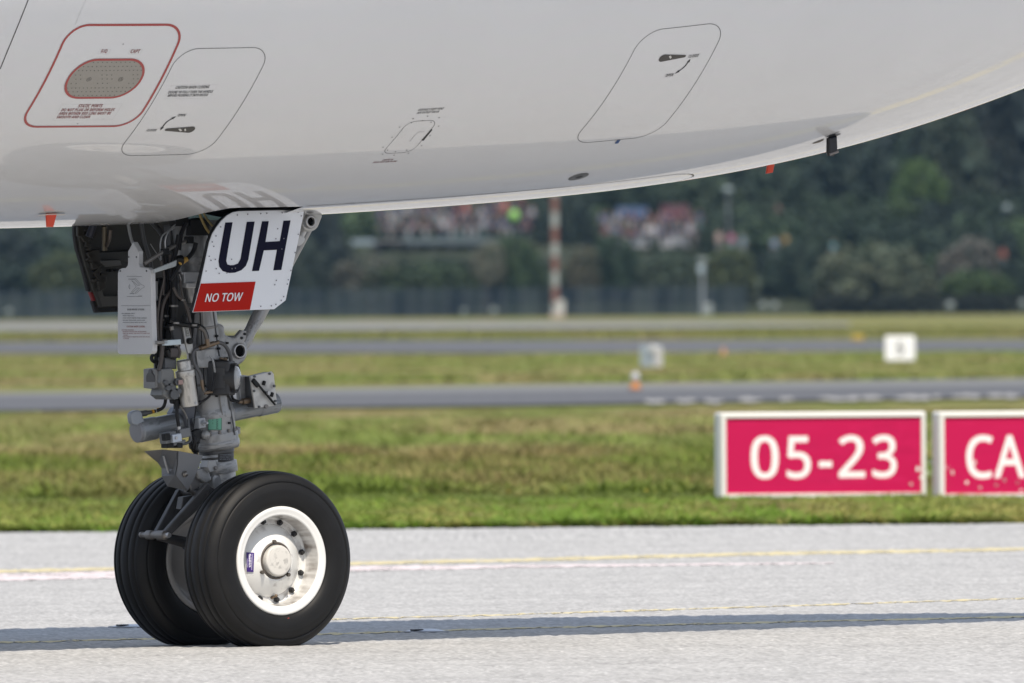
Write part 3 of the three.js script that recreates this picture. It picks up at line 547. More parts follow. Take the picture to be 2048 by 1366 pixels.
{
  // small fittings: flange bolts, clamps, wires, bosses and lock wire
  const around = (py, rad, n, r, len, a0 = 0) => { const c = sp(py), u = legAxis, e1 = V(0, 0, 1), e2 = u.clone().cross(e1).normalize(); for (let i = 0; i < n; i++) { const a = a0 + i / n * 6.2832, d = e1.clone().multiplyScalar(Math.cos(a)).addScaledVector(e2, Math.sin(a)), p = c.clone().addScaledVector(d, rad); mesh('flange_bolt', [cylG(p, p.clone().addScaledVector(u, len), r, r, 6), cylG(p.clone().addScaledVector(u, -0.002), p.clone().addScaledVector(u, 0.003), r * 1.5, r * 1.5, 12)], steelDark, leg); } };
  around(864, 0.1005, 14, 0.0055, 0.012, 0.1);
  const ring = (name, py, rad, w, m) => mesh(name, latheG(sp(py), sp(py - 100), [[-w / 2, rad - 0.006], [-w / 2, rad], [-w / 2 + 0.002, rad + 0.0015], [w / 2 - 0.002, rad + 0.0015], [w / 2, rad], [w / 2, rad - 0.006]], 40), m, leg);
  ring('hose_band_clamp', 765, 0.0875, 0.012, steelDark); ring('hose_band_clamp', 655, 0.0745, 0.012, steelDark); ring('hose_band_clamp', 600, 0.0745, 0.014, greyDark); ring('gland_nut', 901, 0.077, 0.02, greyDark); ring('wear_band', 914, 0.0725, 0.01, mat([0.08, 0.075, 0.07], 0.5, 0.3));
  const W = (pts, z, r, m = hoseMat) => mesh('leg_wire', hoseG(pts.map(([x, y, dz = 0]) => at(x, y, z + dz)), r, 6), m, leg);
  W([[398, 590], [401, 640], [404, 690], [407, 740], [409, 790]], 0.09, 0.0028); W([[403, 600], [407, 660], [410, 700]], 0.09, 0.0022, steelDark); W([[388, 735], [392, 760], [394, 790], [390, 830], [386, 858]], 0.11, 0.003);
  W([[437, 760], [440, 800], [445, 830]], 0.1, 0.0025, steelDark); W([[455, 790], [462, 800], [474, 804]], 0.09, 0.006, hoseMat); W([[463, 785], [466, 797], [478, 803]], 0.07, 0.005);
  for (const [x, y, z, r] of [[432, 672, 0.078, 0.006], [436, 697, 0.08, 0.006], [453, 686, 0.055, 0.005], [452, 716, 0.055, 0.005], [466, 726, 0.055, 0.005], [410, 772, 0.098, 0.005], [413, 774, 0.098, 0.004], [432, 792, 0.098, 0.005], [398, 805, 0.1, 0.009], [457, 846, 0.098, 0.005], [395, 885, 0.1, 0.006], [466, 884, 0.09, 0.006]]) mesh('bolt', [cylG(at(x, y, z - 0.004), at(x, y, z - 0.004).add(V(0, 0, z + 0.008 - (z - 0.004))), r, r, 6)], darkMat, leg);
  mesh('gap_shadow', plateG(smoothLoop([[388, 862], [400, 858], [408, 868], [402, 880], [394, 900], [386, 898], [384, 878]], 3), 0.09, 0.03, 0.006), mat([0.01, 0.01, 0.011], 0.6, 0.1), leg);  // black block standing in for the shadow between leg and steering cylinder
  mesh('side_casting', plateG(smoothLoop([[372, 786], [386, 780], [392, 800], [390, 850], [380, 862], [370, 840]], 3), 0.06, 0.08, 0.012), mat([0.085, 0.09, 0.105], 0.45, 0.25), leg);
  mesh('axle_lug', plateG(smoothLoop([[428, 950], [470, 944], [474, 980], [440, 990], [426, 972]], 3), 0.06, 0.12, 0.014), legMat, leg);
}
// prints bent round the cylinder
function wrapG(px0, px1, py0, py1, rad) {
  const n = 10, g = new THREE.PlaneGeometry(1, 1, n, 2), P = g.attributes.position, U = g.attributes.uv;
  for (let i = 0; i < P.count; i++) {
    const x = lerp(px0, px1, U.getX(i)), y = lerp(py1, py0, U.getY(i)), v = rayA(x, y).normalize(), a = sp(900);
    // nearest crossing of the ray with the cylinder of radius rad about the leg's axis
    const o = EYEA.clone().sub(a), d1 = v.clone().addScaledVector(legAxis, -v.dot(legAxis)), o1 = o.clone().addScaledVector(legAxis, -o.dot(legAxis));
    const A = d1.dot(d1), B = 2 * o1.dot(d1), C = o1.dot(o1) - rad * rad, q = EYEA.clone().addScaledVector(v, (-B - Math.sqrt(Math.max(0, B * B - 4 * A * C))) / (2 * A));
    P.setXYZ(i, q.x, q.y, q.z);
  }
  g.computeVertexNormals(); return g;
}
const flat = (t, r = 0.45) => new THREE.MeshPhysicalMaterial({ map: t, roughness: r, side: THREE.DoubleSide });
mesh('green_label', wrapG(416, 443.5, 833.5, 860, 0.1005), flat(canvasTex(128, 128, (c) => { c.fillStyle = '#5f9c84'; c.fillRect(0, 0, 128, 128); c.strokeStyle = '#2d5a4a'; c.lineWidth = 5; c.strokeRect(2, 2, 124, 124); c.save(); c.translate(76, 20); c.rotate(Math.PI / 2); c.fillStyle = '#23463a'; c.font = 'bold 26px sans-serif'; c.fillText('CHARGE', 0, 0); c.font = '14px sans-serif'; c.fillText('AIR   OIL', 0, 36); c.restore(); })), leg);
mesh('data_plate', wrapG(436, 467.5, 899, 924, 0.0745), flat(canvasTex(160, 128, (c) => { c.fillStyle = '#15161a'; c.fillRect(0, 0, 160, 128); c.fillStyle = '#9aa0a6'; c.font = 'bold 20px sans-serif'; c.fillText('A320', 22, 34); c.font = '15px sans-serif'; ['NITROGEN PRESS', 'SERVICE ONLY', 'REF AMM 12-14'].forEach((t, i) => c.fillText(t, 18, 60 + i * 22)); })), leg);
// forward lug and drag strut
{
  const lug = mesh('drag_lug', plateG(smoothLoop([[430, 648], [448, 650], [452, 668], [464, 675], [480, 671], [492, 684], [497, 702], [490, 722], [478, 732], [474, 742], [455, 752], [430, 752]], 4), 0.05, 0.1, 0.012), legMat, leg);
  const b1 = at(480, 702, 0.062), b2 = at(622, 443, 0.114), along = (p, d) => p.clone().add(V(0, 0, d));
  mesh('bushing', latheG(b1, along(b1, 1), [[-0.03, 0.037], [0, 0.034], [0.004, 0.027], [0, 0.0245], [-0.03, 0.0245]]), steel, lug);
  mesh('pin_bore', cylG(along(b1, -0.03), along(b1, -0.009), 0.0246), mat([0.004, 0.004, 0.004], 0.9, 0, { specularIntensity: 0.2 }), lug);
  const s = mesh('drag_strut', latheG(at(480, 700, -0.005), at(616, 448, -0.005), [[0, 0.028], [0.05, 0.03], [0.1, 0.026], [0.16, 0.03], [0.3, 0.031], [0.62, 0.03], [0.7, 0.027]]), legMat, leg);
  mesh('strut_end', plateG([[470, 676], [484, 660], [494, 662], [492, 680], [484, 690], [474, 690]], 0.052, 0.03, 0.008), legMat, s);
  for (const [x, y] of [[487, 668], [481, 676]]) mesh('bolt', cylG(at(x, y, 0.045), at(x, y, 0.045).add(V(0, 0, 0.057 - (0.045))), 0.006, 0.006, 8), darkMat, s);
  // upper fitting on the fuselage
  const f = mesh('strut_bracket', plateG(smoothLoop([[606, 424], [622, 422], [645, 429], [642, 442], [634, 458], [622, 463], [612, 461], [606, 450]], 4), 0.1, 0.2, 0.01), mat([0.45, 0.45, 0.44], 0.4, 0.2), plane);
  mesh('bushing', latheG(b2, along(b2, 1), [[-0.03, 0.034], [0, 0.03], [0.004, 0.022], [0, 0.017], [-0.03, 0.017]]), steel, f);
  mesh('pin_bore', cylG(along(b2, -0.03), along(b2, -0.009), 0.0172), mat([0.004, 0.004, 0.004], 0.9, 0, { specularIntensity: 0.2 }), f);
  mesh('link_arm', [cylG(at(607, 462, 0.05), at(598, 480, 0.05), 0.014), plateG(smoothLoop([[600, 470], [609, 473], [610, 482], [600, 492], [594, 490]], 3), 0.07, 0.05, 0.006)], mat([0.5, 0.5, 0.5], 0.35, 0.3), f);
}
// steering cylinder along the leg's fore and aft line
{
  const s = group('steering_cylinder', plane), a = at(275, 863, 0.0), b = at(553, 805, 0.0), dir = b.clone().sub(a).normalize(), on = (px) => { const t = (px - 275) / (553 - 275); return a.clone().lerp(b, t); };
  const len = a.distanceTo(b);
  mesh('cylinder_tube', latheG(a, b, [[0, 0], [0, 0.047], [0.01, 0.05], [0.09, 0.05], [0.094, 0.046], [0.62 * len, 0.046], [0.64 * len, 0.042], [0.86 * len, 0.042], [0.862 * len, 0.045], [len - 0.006, 0.045], [len, 0.041], [len, 0]]), mat([0.23, 0.25, 0.275], 0.36, 0.3, { map: scuffTex }), s);
  mesh('end_cap', latheG(a.clone().addScaledVector(dir, -0.012), b, [[0, 0], [0, 0.044], [0.004, 0.048], [0.02, 0.048]]), mat([0.2, 0.205, 0.22], 0.45, 0.2), s);
  mesh('port_block', plateG(smoothLoop([[263, 838], [263, 827], [271, 821], [282, 822], [287, 836], [294, 854], [278, 852], [266, 848]], 4), 0.03, 0.034, 0.006), mat([0.23, 0.25, 0.275], 0.36, 0.3), s);
  mesh('hose_fitting', [cylG(at(278, 828, 0), at(292, 826, 0), 0.0145, 0.0145, 6), cylG(at(291, 826, 0), at(303, 824, 0), 0.011, 0.009, 6)], greyDark, s);
  const h = hoseG([at(302, 824, 0), at(316, 820.5, 0.01), at(325, 816, 0.02), at(330, 806, 0.03), at(331, 792, 0.04), at(330, 780, 0.04)], 0.0072);
  mesh('hydraulic_hose', h, hoseMat, s);
  for (const [x, y, c] of [[305.5, 823.2, [0.5, 0.25, 0.02]], [312, 821.6, [0.5, 0.5, 0.48]], [317, 819.6, [0.5, 0.25, 0.02]]]) mesh('hose_band', cylG(at(x - 1.6, y + 0.4, 0.005), at(x + 1.6, y - 0.4, 0.005), 0.0085), mat(c, 0.6), s);
  mesh('mounting_yoke', plateG([[345, 826], [352, 815], [362, 810], [376, 815], [376, 870], [362, 868], [352, 850]], -0.02, 0.05, 0.008), mat([0.22, 0.24, 0.28], 0.4, 0.2), s);
}
// control box on the front
{
  const o = [[500.8, 752.5], [544, 742.8], [548, 748], [551, 775], [554.4, 806], [551.6, 811], [538, 813], [510.6, 816.5], [506, 790]];
  const c = mesh('control_box', plateG(o, 0.1, 0.012, 0.003), mat([0.5, 0.505, 0.5], 0.42, 0.2, { map: scuffTex }), plane);
  mesh('box_body', plateG([[502, 753], [540, 744], [548, 800], [508, 814], [504, 788]], 0.088, 0.05, 0.004), greyDark, c);
  for (const [x, y] of [[508, 753], [538, 747.5], [547.5, 772], [507, 782], [517, 813.5], [549.5, 802]]) mesh('screw', cylG(at(x, y, 0.098), at(x, y, 0.098).add(V(0, 0, 0.106 - (0.098))), 0.0055, 0.0055, 8), greyDark, c);
  mesh('screw', cylG(at(531, 813, 0.098), at(531, 813, 0.098).add(V(0, 0, 0.108 - (0.098))), 0.0095, 0.0095, 8), steelDark, c);
  for (const [x, y] of [[528, 766], [544, 789]]) mesh('catch', boxG(0.014, 0.02, 0.012, at(x, y, 0.104), [0, 0, -0.3]), darkMat, c);
  mesh('lever', [boxG(0.13, 0.008, 0.01, at(533, 789, 0.112), [0, 0, -0.78]), boxG(0.042, 0.02, 0.014, at(511, 766, 0.112), [0, 0, -0.78])], darkMat, c);
  mesh('lever_pivot', cylG(at(531.5, 786, 0.1), at(531.5, 786, 0.1).add(V(0, 0, 0.125 - (0.1))), 0.0095, 0.008), steel, c);
  mesh('cable_fitting', [cylG(at(477, 804, 0.06), at(486, 803, 0.06), 0.008), cylG(at(485, 803, 0.06), at(497, 801, 0.06), 0.014, 0.014, 10), cylG(at(496, 801, 0.06), at(505, 800, 0.06), 0.0125, 0.0125, 10)], brass, c);
  mesh('box_bracket', plateG([[476, 752], [489, 750], [500, 752], [505, 800], [480, 802]], 0.03, 0.03, 0.006), legMat, c);
}
// taxi light, aimed outboard
{
  const l = group('taxi_light', plane), yaw = 0.86, f = V(Math.cos(yaw), 0, Math.sin(yaw));
  const c = at(457, 756, 0.14), R = 0.061;
  const lat = (prof, o = 0) => latheG(c.clone().addScaledVector(f, o), c.clone().addScaledVector(f, o + 1), prof, 40);
  const box = boxG(0.105, 0.15, 0.115, V(0, 0, 0), [0, 0, 0], 0.01); box.rotateY(-yaw); box.translate(...c.clone().addScaledVector(f, -0.034).toArray());
  mesh('lamp_housing', box, mat([0.022, 0.022, 0.024], 0.5), l);
  const rib = boxG(0.06, 0.09, 0.006, V(0, 0, 0)); rib.rotateY(-yaw); rib.translate(...c.clone().addScaledVector(f, -0.03).add(V(Math.sin(yaw), 0, -Math.cos(yaw)).multiplyScalar(-0.06)).toArray());
  mesh('housing_rib', rib, mat([0.03, 0.03, 0.032], 0.5), l);
  mesh('lamp_rim', lat([[-0.01, R + 0.003], [0.036, R + 0.004], [0.04, R], [0.036, R - 0.006], [0.02, R - 0.008]]), mat([0.015, 0.015, 0.016], 0.45), l);
  mesh('reflector', lat([[0.0, 0.0], [0.002, 0.02], [0.03, R - 0.007]]), mat([0.9, 0.9, 0.9], 0.12, 1), l);
  mesh('lens', lat([[0.052, 0.0], [0.05, 0.03], [0.042, 0.048], [0.034, R - 0.007]]), mat([0.55, 0.56, 0.57], 0.12, 0.5, { clearcoat: 1, bumpMap: tex(128, 128, (u, v) => { const k = (Math.sin(u * 75) * Math.sin(v * 40)) * 0.5 + 0.5; return [k, k, k]; }), bumpScale: 0.012 }), l);
  mesh('lamp_bracket', [plateG([[392, 700], [430, 696], [432, 712], [450, 714], [450, 722], [426, 720], [424, 736], [396, 736]], 0.12, 0.05, 0.006), hoseG([at(420, 712, 0.14), at(426, 722, 0.15), at(430, 745, 0.15)], 0.005)], legMat, l);
  mesh('bracket_bolt', [cylG(at(440, 717, 0.13), at(452, 719, 0.13), 0.006), cylG(at(448, 718, 0.13), at(453, 719, 0.13), 0.009, 0.009, 6)], brass, l);
}
// hydraulic valve block with its upright actuator
{
  const v = group('hydraulic_unit', plane);
  const a = at(379.5, 812.5, 0.14), b = at(366, 716, 0.14);
  mesh('actuator_cylinder', latheG(a, b, [[0, 0], [0, 0.036], [0.003, 0.039], [0.125, 0.039], [0.13, 0.043], [0.155, 0.043], [0.158, 0.038], [0.16, 0.031], [0.195, 0.031], [0.203, 0.027], [0.203, 0]]), mat([0.5, 0.49, 0.47], 0.34, 0.6, { map: scuffTex }), v);
  mesh('name_tag', [printG([[357, 760], [366, 760], [366, 769], [357, 769]], (x, y) => at(x, y, 0.172))], mat([0.3, 0.2, 0.18], 0.5, 0, { side: THREE.DoubleSide }), v);
  mesh('lock_wire_boss', cylG(at(386.5, 806, 0.16), at(386.5, 806, 0.16).add(V(0, 0, 0.182 - (0.16))), 0.008, 0.006, 10), steel, v);
  mesh('valve_body', plateG([[324, 738], [343, 736], [349, 742], [352, 768], [358, 786], [358, 798], [336, 799], [325, 790], [328, 778], [322, 765]], 0.15, 0.1, 0.008), mat([0.15, 0.152, 0.15], 0.42, 0.4), v);
  mesh('valve_body', plateG([[312, 738], [326, 736], [326, 778], [312, 776]], 0.12, 0.1, 0.008), mat([0.17, 0.17, 0.168], 0.42, 0.4), v);
  mesh('solenoid', [cylG(at(314, 758, 0.08), at(301, 760, 0.08), 0.034, 0.034, 20), cylG(at(303, 745, 0.08), at(300, 745, 0.08), 0.014)], mat([0.075, 0.074, 0.076], 0.45, 0.4), v);
  for (const [x, y, r] of [[347, 764, 0.016], [328, 776, 0.012], [336, 776, 0.01], [340, 789, 0.022], [350, 782, 0.012], [324, 765, 0.012], [334, 770, 0.008]]) mesh('port_plug', cylG(at(x, y, 0.13), at(x, y, 0.13).add(V(0, 0, 0.166 - (0.13))), r, r, 8), greyDark, v);
  mesh('top_block', [plateG([[330, 716], [345, 712], [354, 716], [354, 738], [330, 738]], 0.13, 0.09, 0.006), plateG([[336, 704], [352, 702], [356, 712], [338, 716]], 0.1, 0.06)], greyDark, v);
  mesh('rubber_boot', [cylG(at(343, 800, 0.1), at(362, 802, 0.1), 0.016), cylG(at(353, 800, 0.11), at(353, 818, 0.11), 0.013)], hoseMat, v);
  mesh('hydraulic_hose', hoseG([at(353, 812, 0.12), at(354, 830, 0.13), at(357, 850, 0.13), at(358, 858, 0.13)], 0.008), hoseMat, v);
  mesh('hose_end', cylG(at(357.5, 853, 0.13), at(358.5, 862, 0.13), 0.009), steel, v);
}
// proximity switch cluster below
{
  const s = group('switch_cluster', plane);
  mesh('connector_block', [boxG(0.06, 0.048, 0.05, at(336, 875, 0.12), [0, 0, 0.15]), boxG(0.055, 0.04, 0.05, at(364, 866, 0.12), [0, 0, 0.15]), boxG(0.09, 0.02, 0.04, at(350, 886, 0.1), [0, 0, 0.12])], mat([0.15, 0.155, 0.16], 0.4, 0.4), s);
  mesh('switch_box', boxG(0.048, 0.036, 0.03, at(351, 876, 0.15), [0, 0, 0.15]), mat([0.42, 0.46, 0.52], 0.35, 0.4), s);
  mesh('switch_box', boxG(0.03, 0.03, 0.03, at(332, 874, 0.15), [0, 0, 0.15]), darkMat, s);
  mesh('rubber_foot', [boxG(0.036, 0.022, 0.05, at(335, 891, 0.1)), boxG(0.03, 0.022, 0.05, at(354, 891, 0.1))], hoseMat, s);
  mesh('bolt', cylG(at(351, 876, 0.16), at(351, 876, 0.16).add(V(0, 0, 0.17 - (0.16))), 0.007, 0.007, 8), steel, s);
  mesh('pipe_elbow', hoseG([at(360, 889, 0.11), at(374, 886, 0.12), at(381, 880, 0.12), at(380, 868, 0.12), at(377, 850, 0.11), at(376, 838, 0.1)], 0.0065), greyDark, s);
  mesh('cable', hoseG([at(380, 885, 0.11), at(384, 897, 0.1), at(388, 904, 0.09), at(394, 908, 0.07)], 0.006), hoseMat, s);
  mesh('cable', hoseG([at(382, 868, 0.1), at(390, 880, 0.12), at(388, 893, 0.11), at(394, 902, 0.09)], 0.011), hoseMat, s);
}
// cable and hose loom down the leg
{
  const w = group('hose_loom', plane), H = (pts, z, r, m = hoseMat) => mesh('hydraulic_hose', hoseG(pts.map(([x, y, dz = 0]) => at(x, y, z + dz)), r), m, w);
  const dk = hoseMat, br = mat([0.06, 0.05, 0.045], 0.55);
  H([[330, 505], [334, 540], [337, 575], [333, 610], [326, 650], [328, 690], [322, 730]], 0.05, 0.013);
  H([[342, 510], [345, 560], [346, 600], [348, 640], [352, 672]], 0.08, 0.011, br);
  H([[352, 520], [349, 560], [348, 600], [347, 640]], 0.12, 0.016);
  H([[347, 575], [356, 592], [368, 602], [375, 620], [381, 645]], 0.16, 0.007, br);
  H([[345, 578], [332, 596], [326, 610], [322, 640], [321, 672], [324, 700]], 0.1, 0.009, br);
  H([[318, 600], [322, 625], [320, 650], [318, 680], [320, 715], [317, 745]], 0.06, 0.014);
  H([[330, 690], [331, 710], [328, 738]], 0.1, 0.016);
  H([[325, 690], [323, 715], [318, 742]], 0.13, 0.01, br);
  H([[338, 640], [352, 646], [372, 650], [392, 651], [404, 655], [410, 664], [414, 678], [415, 688]], 0.17, 0.0105);
  H([[398, 654], [408, 662], [413, 675], [414.5, 686]], 0.19, 0.0075, mat([0.1, 0.09, 0.08], 0.5));
  mesh('hose_fitting', [cylG(at(414, 678, 0.19), at(416, 692, 0.19), 0.0105, 0.0105, 8), cylG(at(400, 696, 0.15), at(428, 687, 0.15), 0.0115, 0.0115, 8), cylG(at(395, 697, 0.15), at(402, 695, 0.15), 0.007), cylG(at(426, 688, 0.15), at(437, 684, 0.15), 0.0085)], brass, w);
  H([[396, 697], [388, 702], [386, 716], [391, 732], [400, 748], [404, 762]], 0.16, 0.0078, mat([0.07, 0.07, 0.075], 0.5));
  mesh('hose_fitting', [cylG(at(403.5, 760, 0.16), at(404.5, 772, 0.16), 0.0085, 0.0085, 8), cylG(at(404.5, 771, 0.16), at(407, 780, 0.16), 0.0065), cylG(at(409, 786, 0.16), at(424, 783, 0.16), 0.0075, 0.0075, 8)], brass, w);
  H([[406, 778], [409, 784], [415, 785]], 0.16, 0.006, mat([0.1, 0.09, 0.08], 0.5));
  H([[436, 684], [448, 689], [457, 702], [461, 715], [462, 728]], 0.14, 0.0088, mat([0.07, 0.07, 0.072], 0.5));
  H([[425, 784], [416, 795], [404, 803], [394, 807]], 0.15, 0.0055);
  H([[430, 745], [428, 760], [425, 775], [424, 783]], 0.17, 0.0065);
  H([[356, 808], [366, 820], [374, 836], [376, 850]], 0.1, 0.004, steelDark);
  for (const [x, y, z, r] of [[336, 590, 0.06, 0.017], [331, 632, 0.06, 0.017], [347, 612, 0.12, 0.02], [322, 640, 0.09, 0.013], [319, 690, 0.07, 0.018], [352, 646, 0.18, 0.014], [388, 650.5, 0.18, 0.014], [366, 600, 0.16, 0.01]]) mesh('hose_clip', cylG(at(x, y - 2, z), at(x, y + 2, z), r, r, 14), steelDark, w);
  for (const [p, z, r] of [[[[360, 560], [364, 590], [372, 610], [384, 622]], 0.13, 0.004], [[[328, 560], [322, 585], [318, 610], [315, 650], [318, 690]], 0.12, 0.0045], [[[340, 655], [345, 675], [350, 700], [352, 716]], 0.14, 0.007], [[[334, 700], [340, 712], [350, 716]], 0.14, 0.009], [[[356, 690], [360, 705], [357, 716]], 0.15, 0.006], [[[372, 640], [380, 662], [382, 690]], 0.12, 0.005], [[[312, 560], [318, 590], [322, 620]], 0.02, 0.008], [[[322, 522], [328, 550], [326, 590]], 0.1, 0.006], [[[358, 470], [352, 500], [344, 530], [340, 560]], 0.1, 0.012], [[[372, 445], [362, 470], [358, 500]], 0.1, 0.01]]) H(p, z, r, r > 0.006 ? hoseMat : br);
  mesh('junction_box', boxG(0.07, 0.08, 0.05, at(351, 668, 0.12), [0, 0, -0.1]), mat([0.03, 0.03, 0.032], 0.45, 0.2), w); mesh('junction_box', boxG(0.05, 0.04, 0.04, at(346, 705, 0.13)), mat([0.06, 0.05, 0.048], 0.5, 0.3), w);
  mesh('connector', [cylG(at(352, 683, 0.15), at(353, 692, 0.15), 0.011, 0.011, 8), cylG(at(343, 653, 0.16), at(344, 660, 0.16), 0.01, 0.01, 8)], steelDark, w);
  // curled hose end
  const loop = []; for (let i = 0; i <= 16; i++) { const a = -0.6 - i / 16 * 5.2; loop.push([311 + 8.5 * Math.cos(a) * 0.95, 716 + 7.5 * Math.sin(a)]); }
  H([[319, 745], [313, 732], ...loop.slice(3, 14), [321, 726]], 0.09, 0.0082);
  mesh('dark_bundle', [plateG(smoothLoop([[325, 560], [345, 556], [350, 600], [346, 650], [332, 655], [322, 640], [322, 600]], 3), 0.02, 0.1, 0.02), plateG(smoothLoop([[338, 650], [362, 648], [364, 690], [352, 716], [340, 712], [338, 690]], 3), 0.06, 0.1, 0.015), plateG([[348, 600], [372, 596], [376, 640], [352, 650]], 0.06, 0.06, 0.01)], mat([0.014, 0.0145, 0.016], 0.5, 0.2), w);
  mesh('hose_clamp', [plateG([[334, 653], [352, 648], [366, 652], [364, 658], [340, 660]], 0.1, 0.04), cylG(at(368, 639, 0.12), at(376, 638, 0.12), 0.02, 0.02, 16)], greyDark, w);
  mesh('support_strap', plateG([[329, 680.5], [362, 678.5], [363, 689], [338, 691], [329, 691]], 0.17, 0.02), mat([0.45, 0.52, 0.56], 0.45), w);
  mesh('strap_latch', [boxG(0.042, 0.016, 0.02, at(320, 685, 0.16)), boxG(0.02, 0.022, 0.02, at(330, 684, 0.16))], steelDark, w);
  mesh('guide_plate', plateG([[308, 549], [354, 530], [353, 542], [345, 545], [309, 556]].map(([x, y]) => [x, y - 10]), 0.18, 0.012), mat([0.33, 0.36, 0.37], 0.45), w);
  mesh('yellow_band', cylG(at(357, 528, 0.14), at(373, 518, 0.14), 0.012), mat([0.42, 0.25, 0.05], 0.55), w);
  H([[340, 562], [350, 545], [362, 526], [378, 514], [388, 500], [392, 486]], 0.14, 0.0105);
  mesh('hose_boss', cylG(at(360, 517, 0.13), at(360, 524, 0.15), 0.018), darkMat, w);
  // yellow webbing down the aft side
  mesh('yellow_strap', plateG([[310, 626], [316, 640], [325, 668], [321, 676], [314, 660], [308, 646]], 0.0, 0.006), mat([0.28, 0.24, 0.08], 0.7), w);
}
// upper lock fittings on the leg
{
  const u = group('steering_sensor', plane);
  mesh('sensor_head', [boxG(0.075, 0.05, 0.06, at(375, 555, 0.1), [0, 0, 0.02]), boxG(0.1, 0.012, 0.05, at(376, 546, 0.1), [0, 0, 0.02])], mat([0.38, 0.39, 0.4], 0.4, 0.4), u);
  mesh('sensor_body', latheG(at(381, 606, 0.1), at(377, 560, 0.1), [[0, 0], [0, 0.016], [0.03, 0.018], [0.032, 0.022], [0.062, 0.022], [0.064, 0.028], [0.085, 0.028], [0.09, 0.02], [0.1, 0.02]]), mat([0.3, 0.3, 0.3], 0.35, 0.5), u);
  mesh('lock_wire', [hoseG([at(358, 548, 0.12), at(362, 562, 0.12), at(356, 570, 0.12)], 0.003), hoseG([at(388, 550, 0.12), at(391, 560, 0.12), at(386, 570, 0.12)], 0.003)], steel, u);
  mesh('sensor_clip', boxG(0.05, 0.022, 0.04, at(378, 571, 0.12)), mat([0.5, 0.5, 0.5], 0.4, 0.3), u);
  mesh('dark_arm', plateG([[390, 626], [400, 624], [392, 680], [396, 720], [386, 730], [384, 700]], 0.11, 0.03), mat([0.1, 0.1, 0.105], 0.5, 0.2), u);
  mesh('tag_plate', plateG([[366, 654], [377, 653], [386, 690], [387, 708], [376, 706], [372, 690]], 0.155, 0.012), mat([0.36, 0.36, 0.35], 0.4, 0.3), u);
  mesh('tag_print', printG([[370.5, 656.5], [376, 656], [379, 672], [373, 673]], (x, y) => at(x, y, 0.158)), flat(canvasTex(48, 128, (c) => { c.fillStyle = '#8d8d88'; c.fillRect(0, 0, 48, 128); c.strokeStyle = '#222'; c.lineWidth = 5; c.strokeRect(3, 3, 42, 122); c.strokeRect(14, 40, 20, 48); })), u);
  mesh('knob', latheG(at(377.5, 682, 0.155), at(377.5, 682, 0.155).add(V(0, 0, 0.19 - (0.155))), [[0, 0], [0, 0.0135], [0.016, 0.0135], [0.022, 0.009], [0.022, 0]]), darkMat, u);
}
// torque links behind the leg
{
  const t = group('torque_link', plane), apex = at(321, 1070, 0), m = mat([0.075, 0.076, 0.08], 0.42, 0.35, { map: scuffTex });
  const arm = (name, z, px, py) => {
    const a = at(px, py, z), b = apex.clone().setZ(z > 0 ? 0.03 : -0.03), d = b.clone().sub(a), len = d.length(), u = d.clone().normalize();
    const s = new THREE.Shape([[0, -0.026], [len, -0.012], [len, 0.012], [0, 0.026]].map((p) => new THREE.Vector2(...p)));
    const g = new THREE.ExtrudeGeometry(s, { depth: 0.018, bevelEnabled: true, bevelThickness: 0.004, bevelSize: 0.004, bevelSegments: 2 });
    g.translate(0, 0, -0.009);
    const zAxis = V(0, 0, 1), yAxis = zAxis.clone().cross(u).normalize(), zz = u.clone().cross(yAxis);
    g.applyMatrix4(new THREE.Matrix4().makeBasis(u, yAxis, zz).setPosition(a));
    const r1 = new THREE.ExtrudeGeometry(new THREE.Shape([[0.02, 0.012], [len - 0.03, 0.004], [len - 0.03, 0.014], [0.02, 0.03]].map((p) => new THREE.Vector2(...p))), { depth: 0.03, bevelEnabled: false });
    r1.translate(0, 0, -0.015); r1.applyMatrix4(new THREE.Matrix4().makeBasis(u, yAxis, zz).setPosition(a));
    mesh(name, [g, r1], m, t);
  };
  arm('upper_arm', -0.1, 362, 990); arm('upper_arm', 0.1, 420, 975);
  mesh('cross_web', plateG([[366, 994], [392, 990], [384, 1012], [362, 1018]], 0.02, 0.04), m, t);
  mesh('apex_pin', latheG(apex.clone().add(V(-0.005, 0, 0.04)), apex.clone().add(V(-0.005, 0, -0.2)), [[-0.022, 0], [-0.022, 0.012], [-0.006, 0.013], [-0.004, 0.02], [0.05, 0.02], [0.052, 0.015], [0.09, 0.016], [0.092, 0.02], [0.13, 0.02], [0.132, 0.011], [0.165, 0.011], [0.167, 0.014], [0.18, 0.013], [0.18, 0]]), steelDark, t);
  mesh('pin_nut', cylG(apex.clone().add(V(-0.005, 0, 0.058)), apex.clone().add(V(-0.005, 0, 0.076)), 0.013, 0.011, 6), steel, t);
  mesh('lower_arm', [cylG(apex.clone().add(V(0, -0.005, -0.02)), at(384, 1088, 0), 0.018, 0.026), cylG(at(372, 1086, 0), at(450, 1110, 0), 0.03, 0.05)], mat([0.02, 0.02, 0.022], 0.5), t);
  mesh('upper_hinge', cylG(at(392, 985, 0).add(V(0, 0, -0.12)), at(392, 985, 0).add(V(0, 0, 0.12)), 0.02), m, t);
}
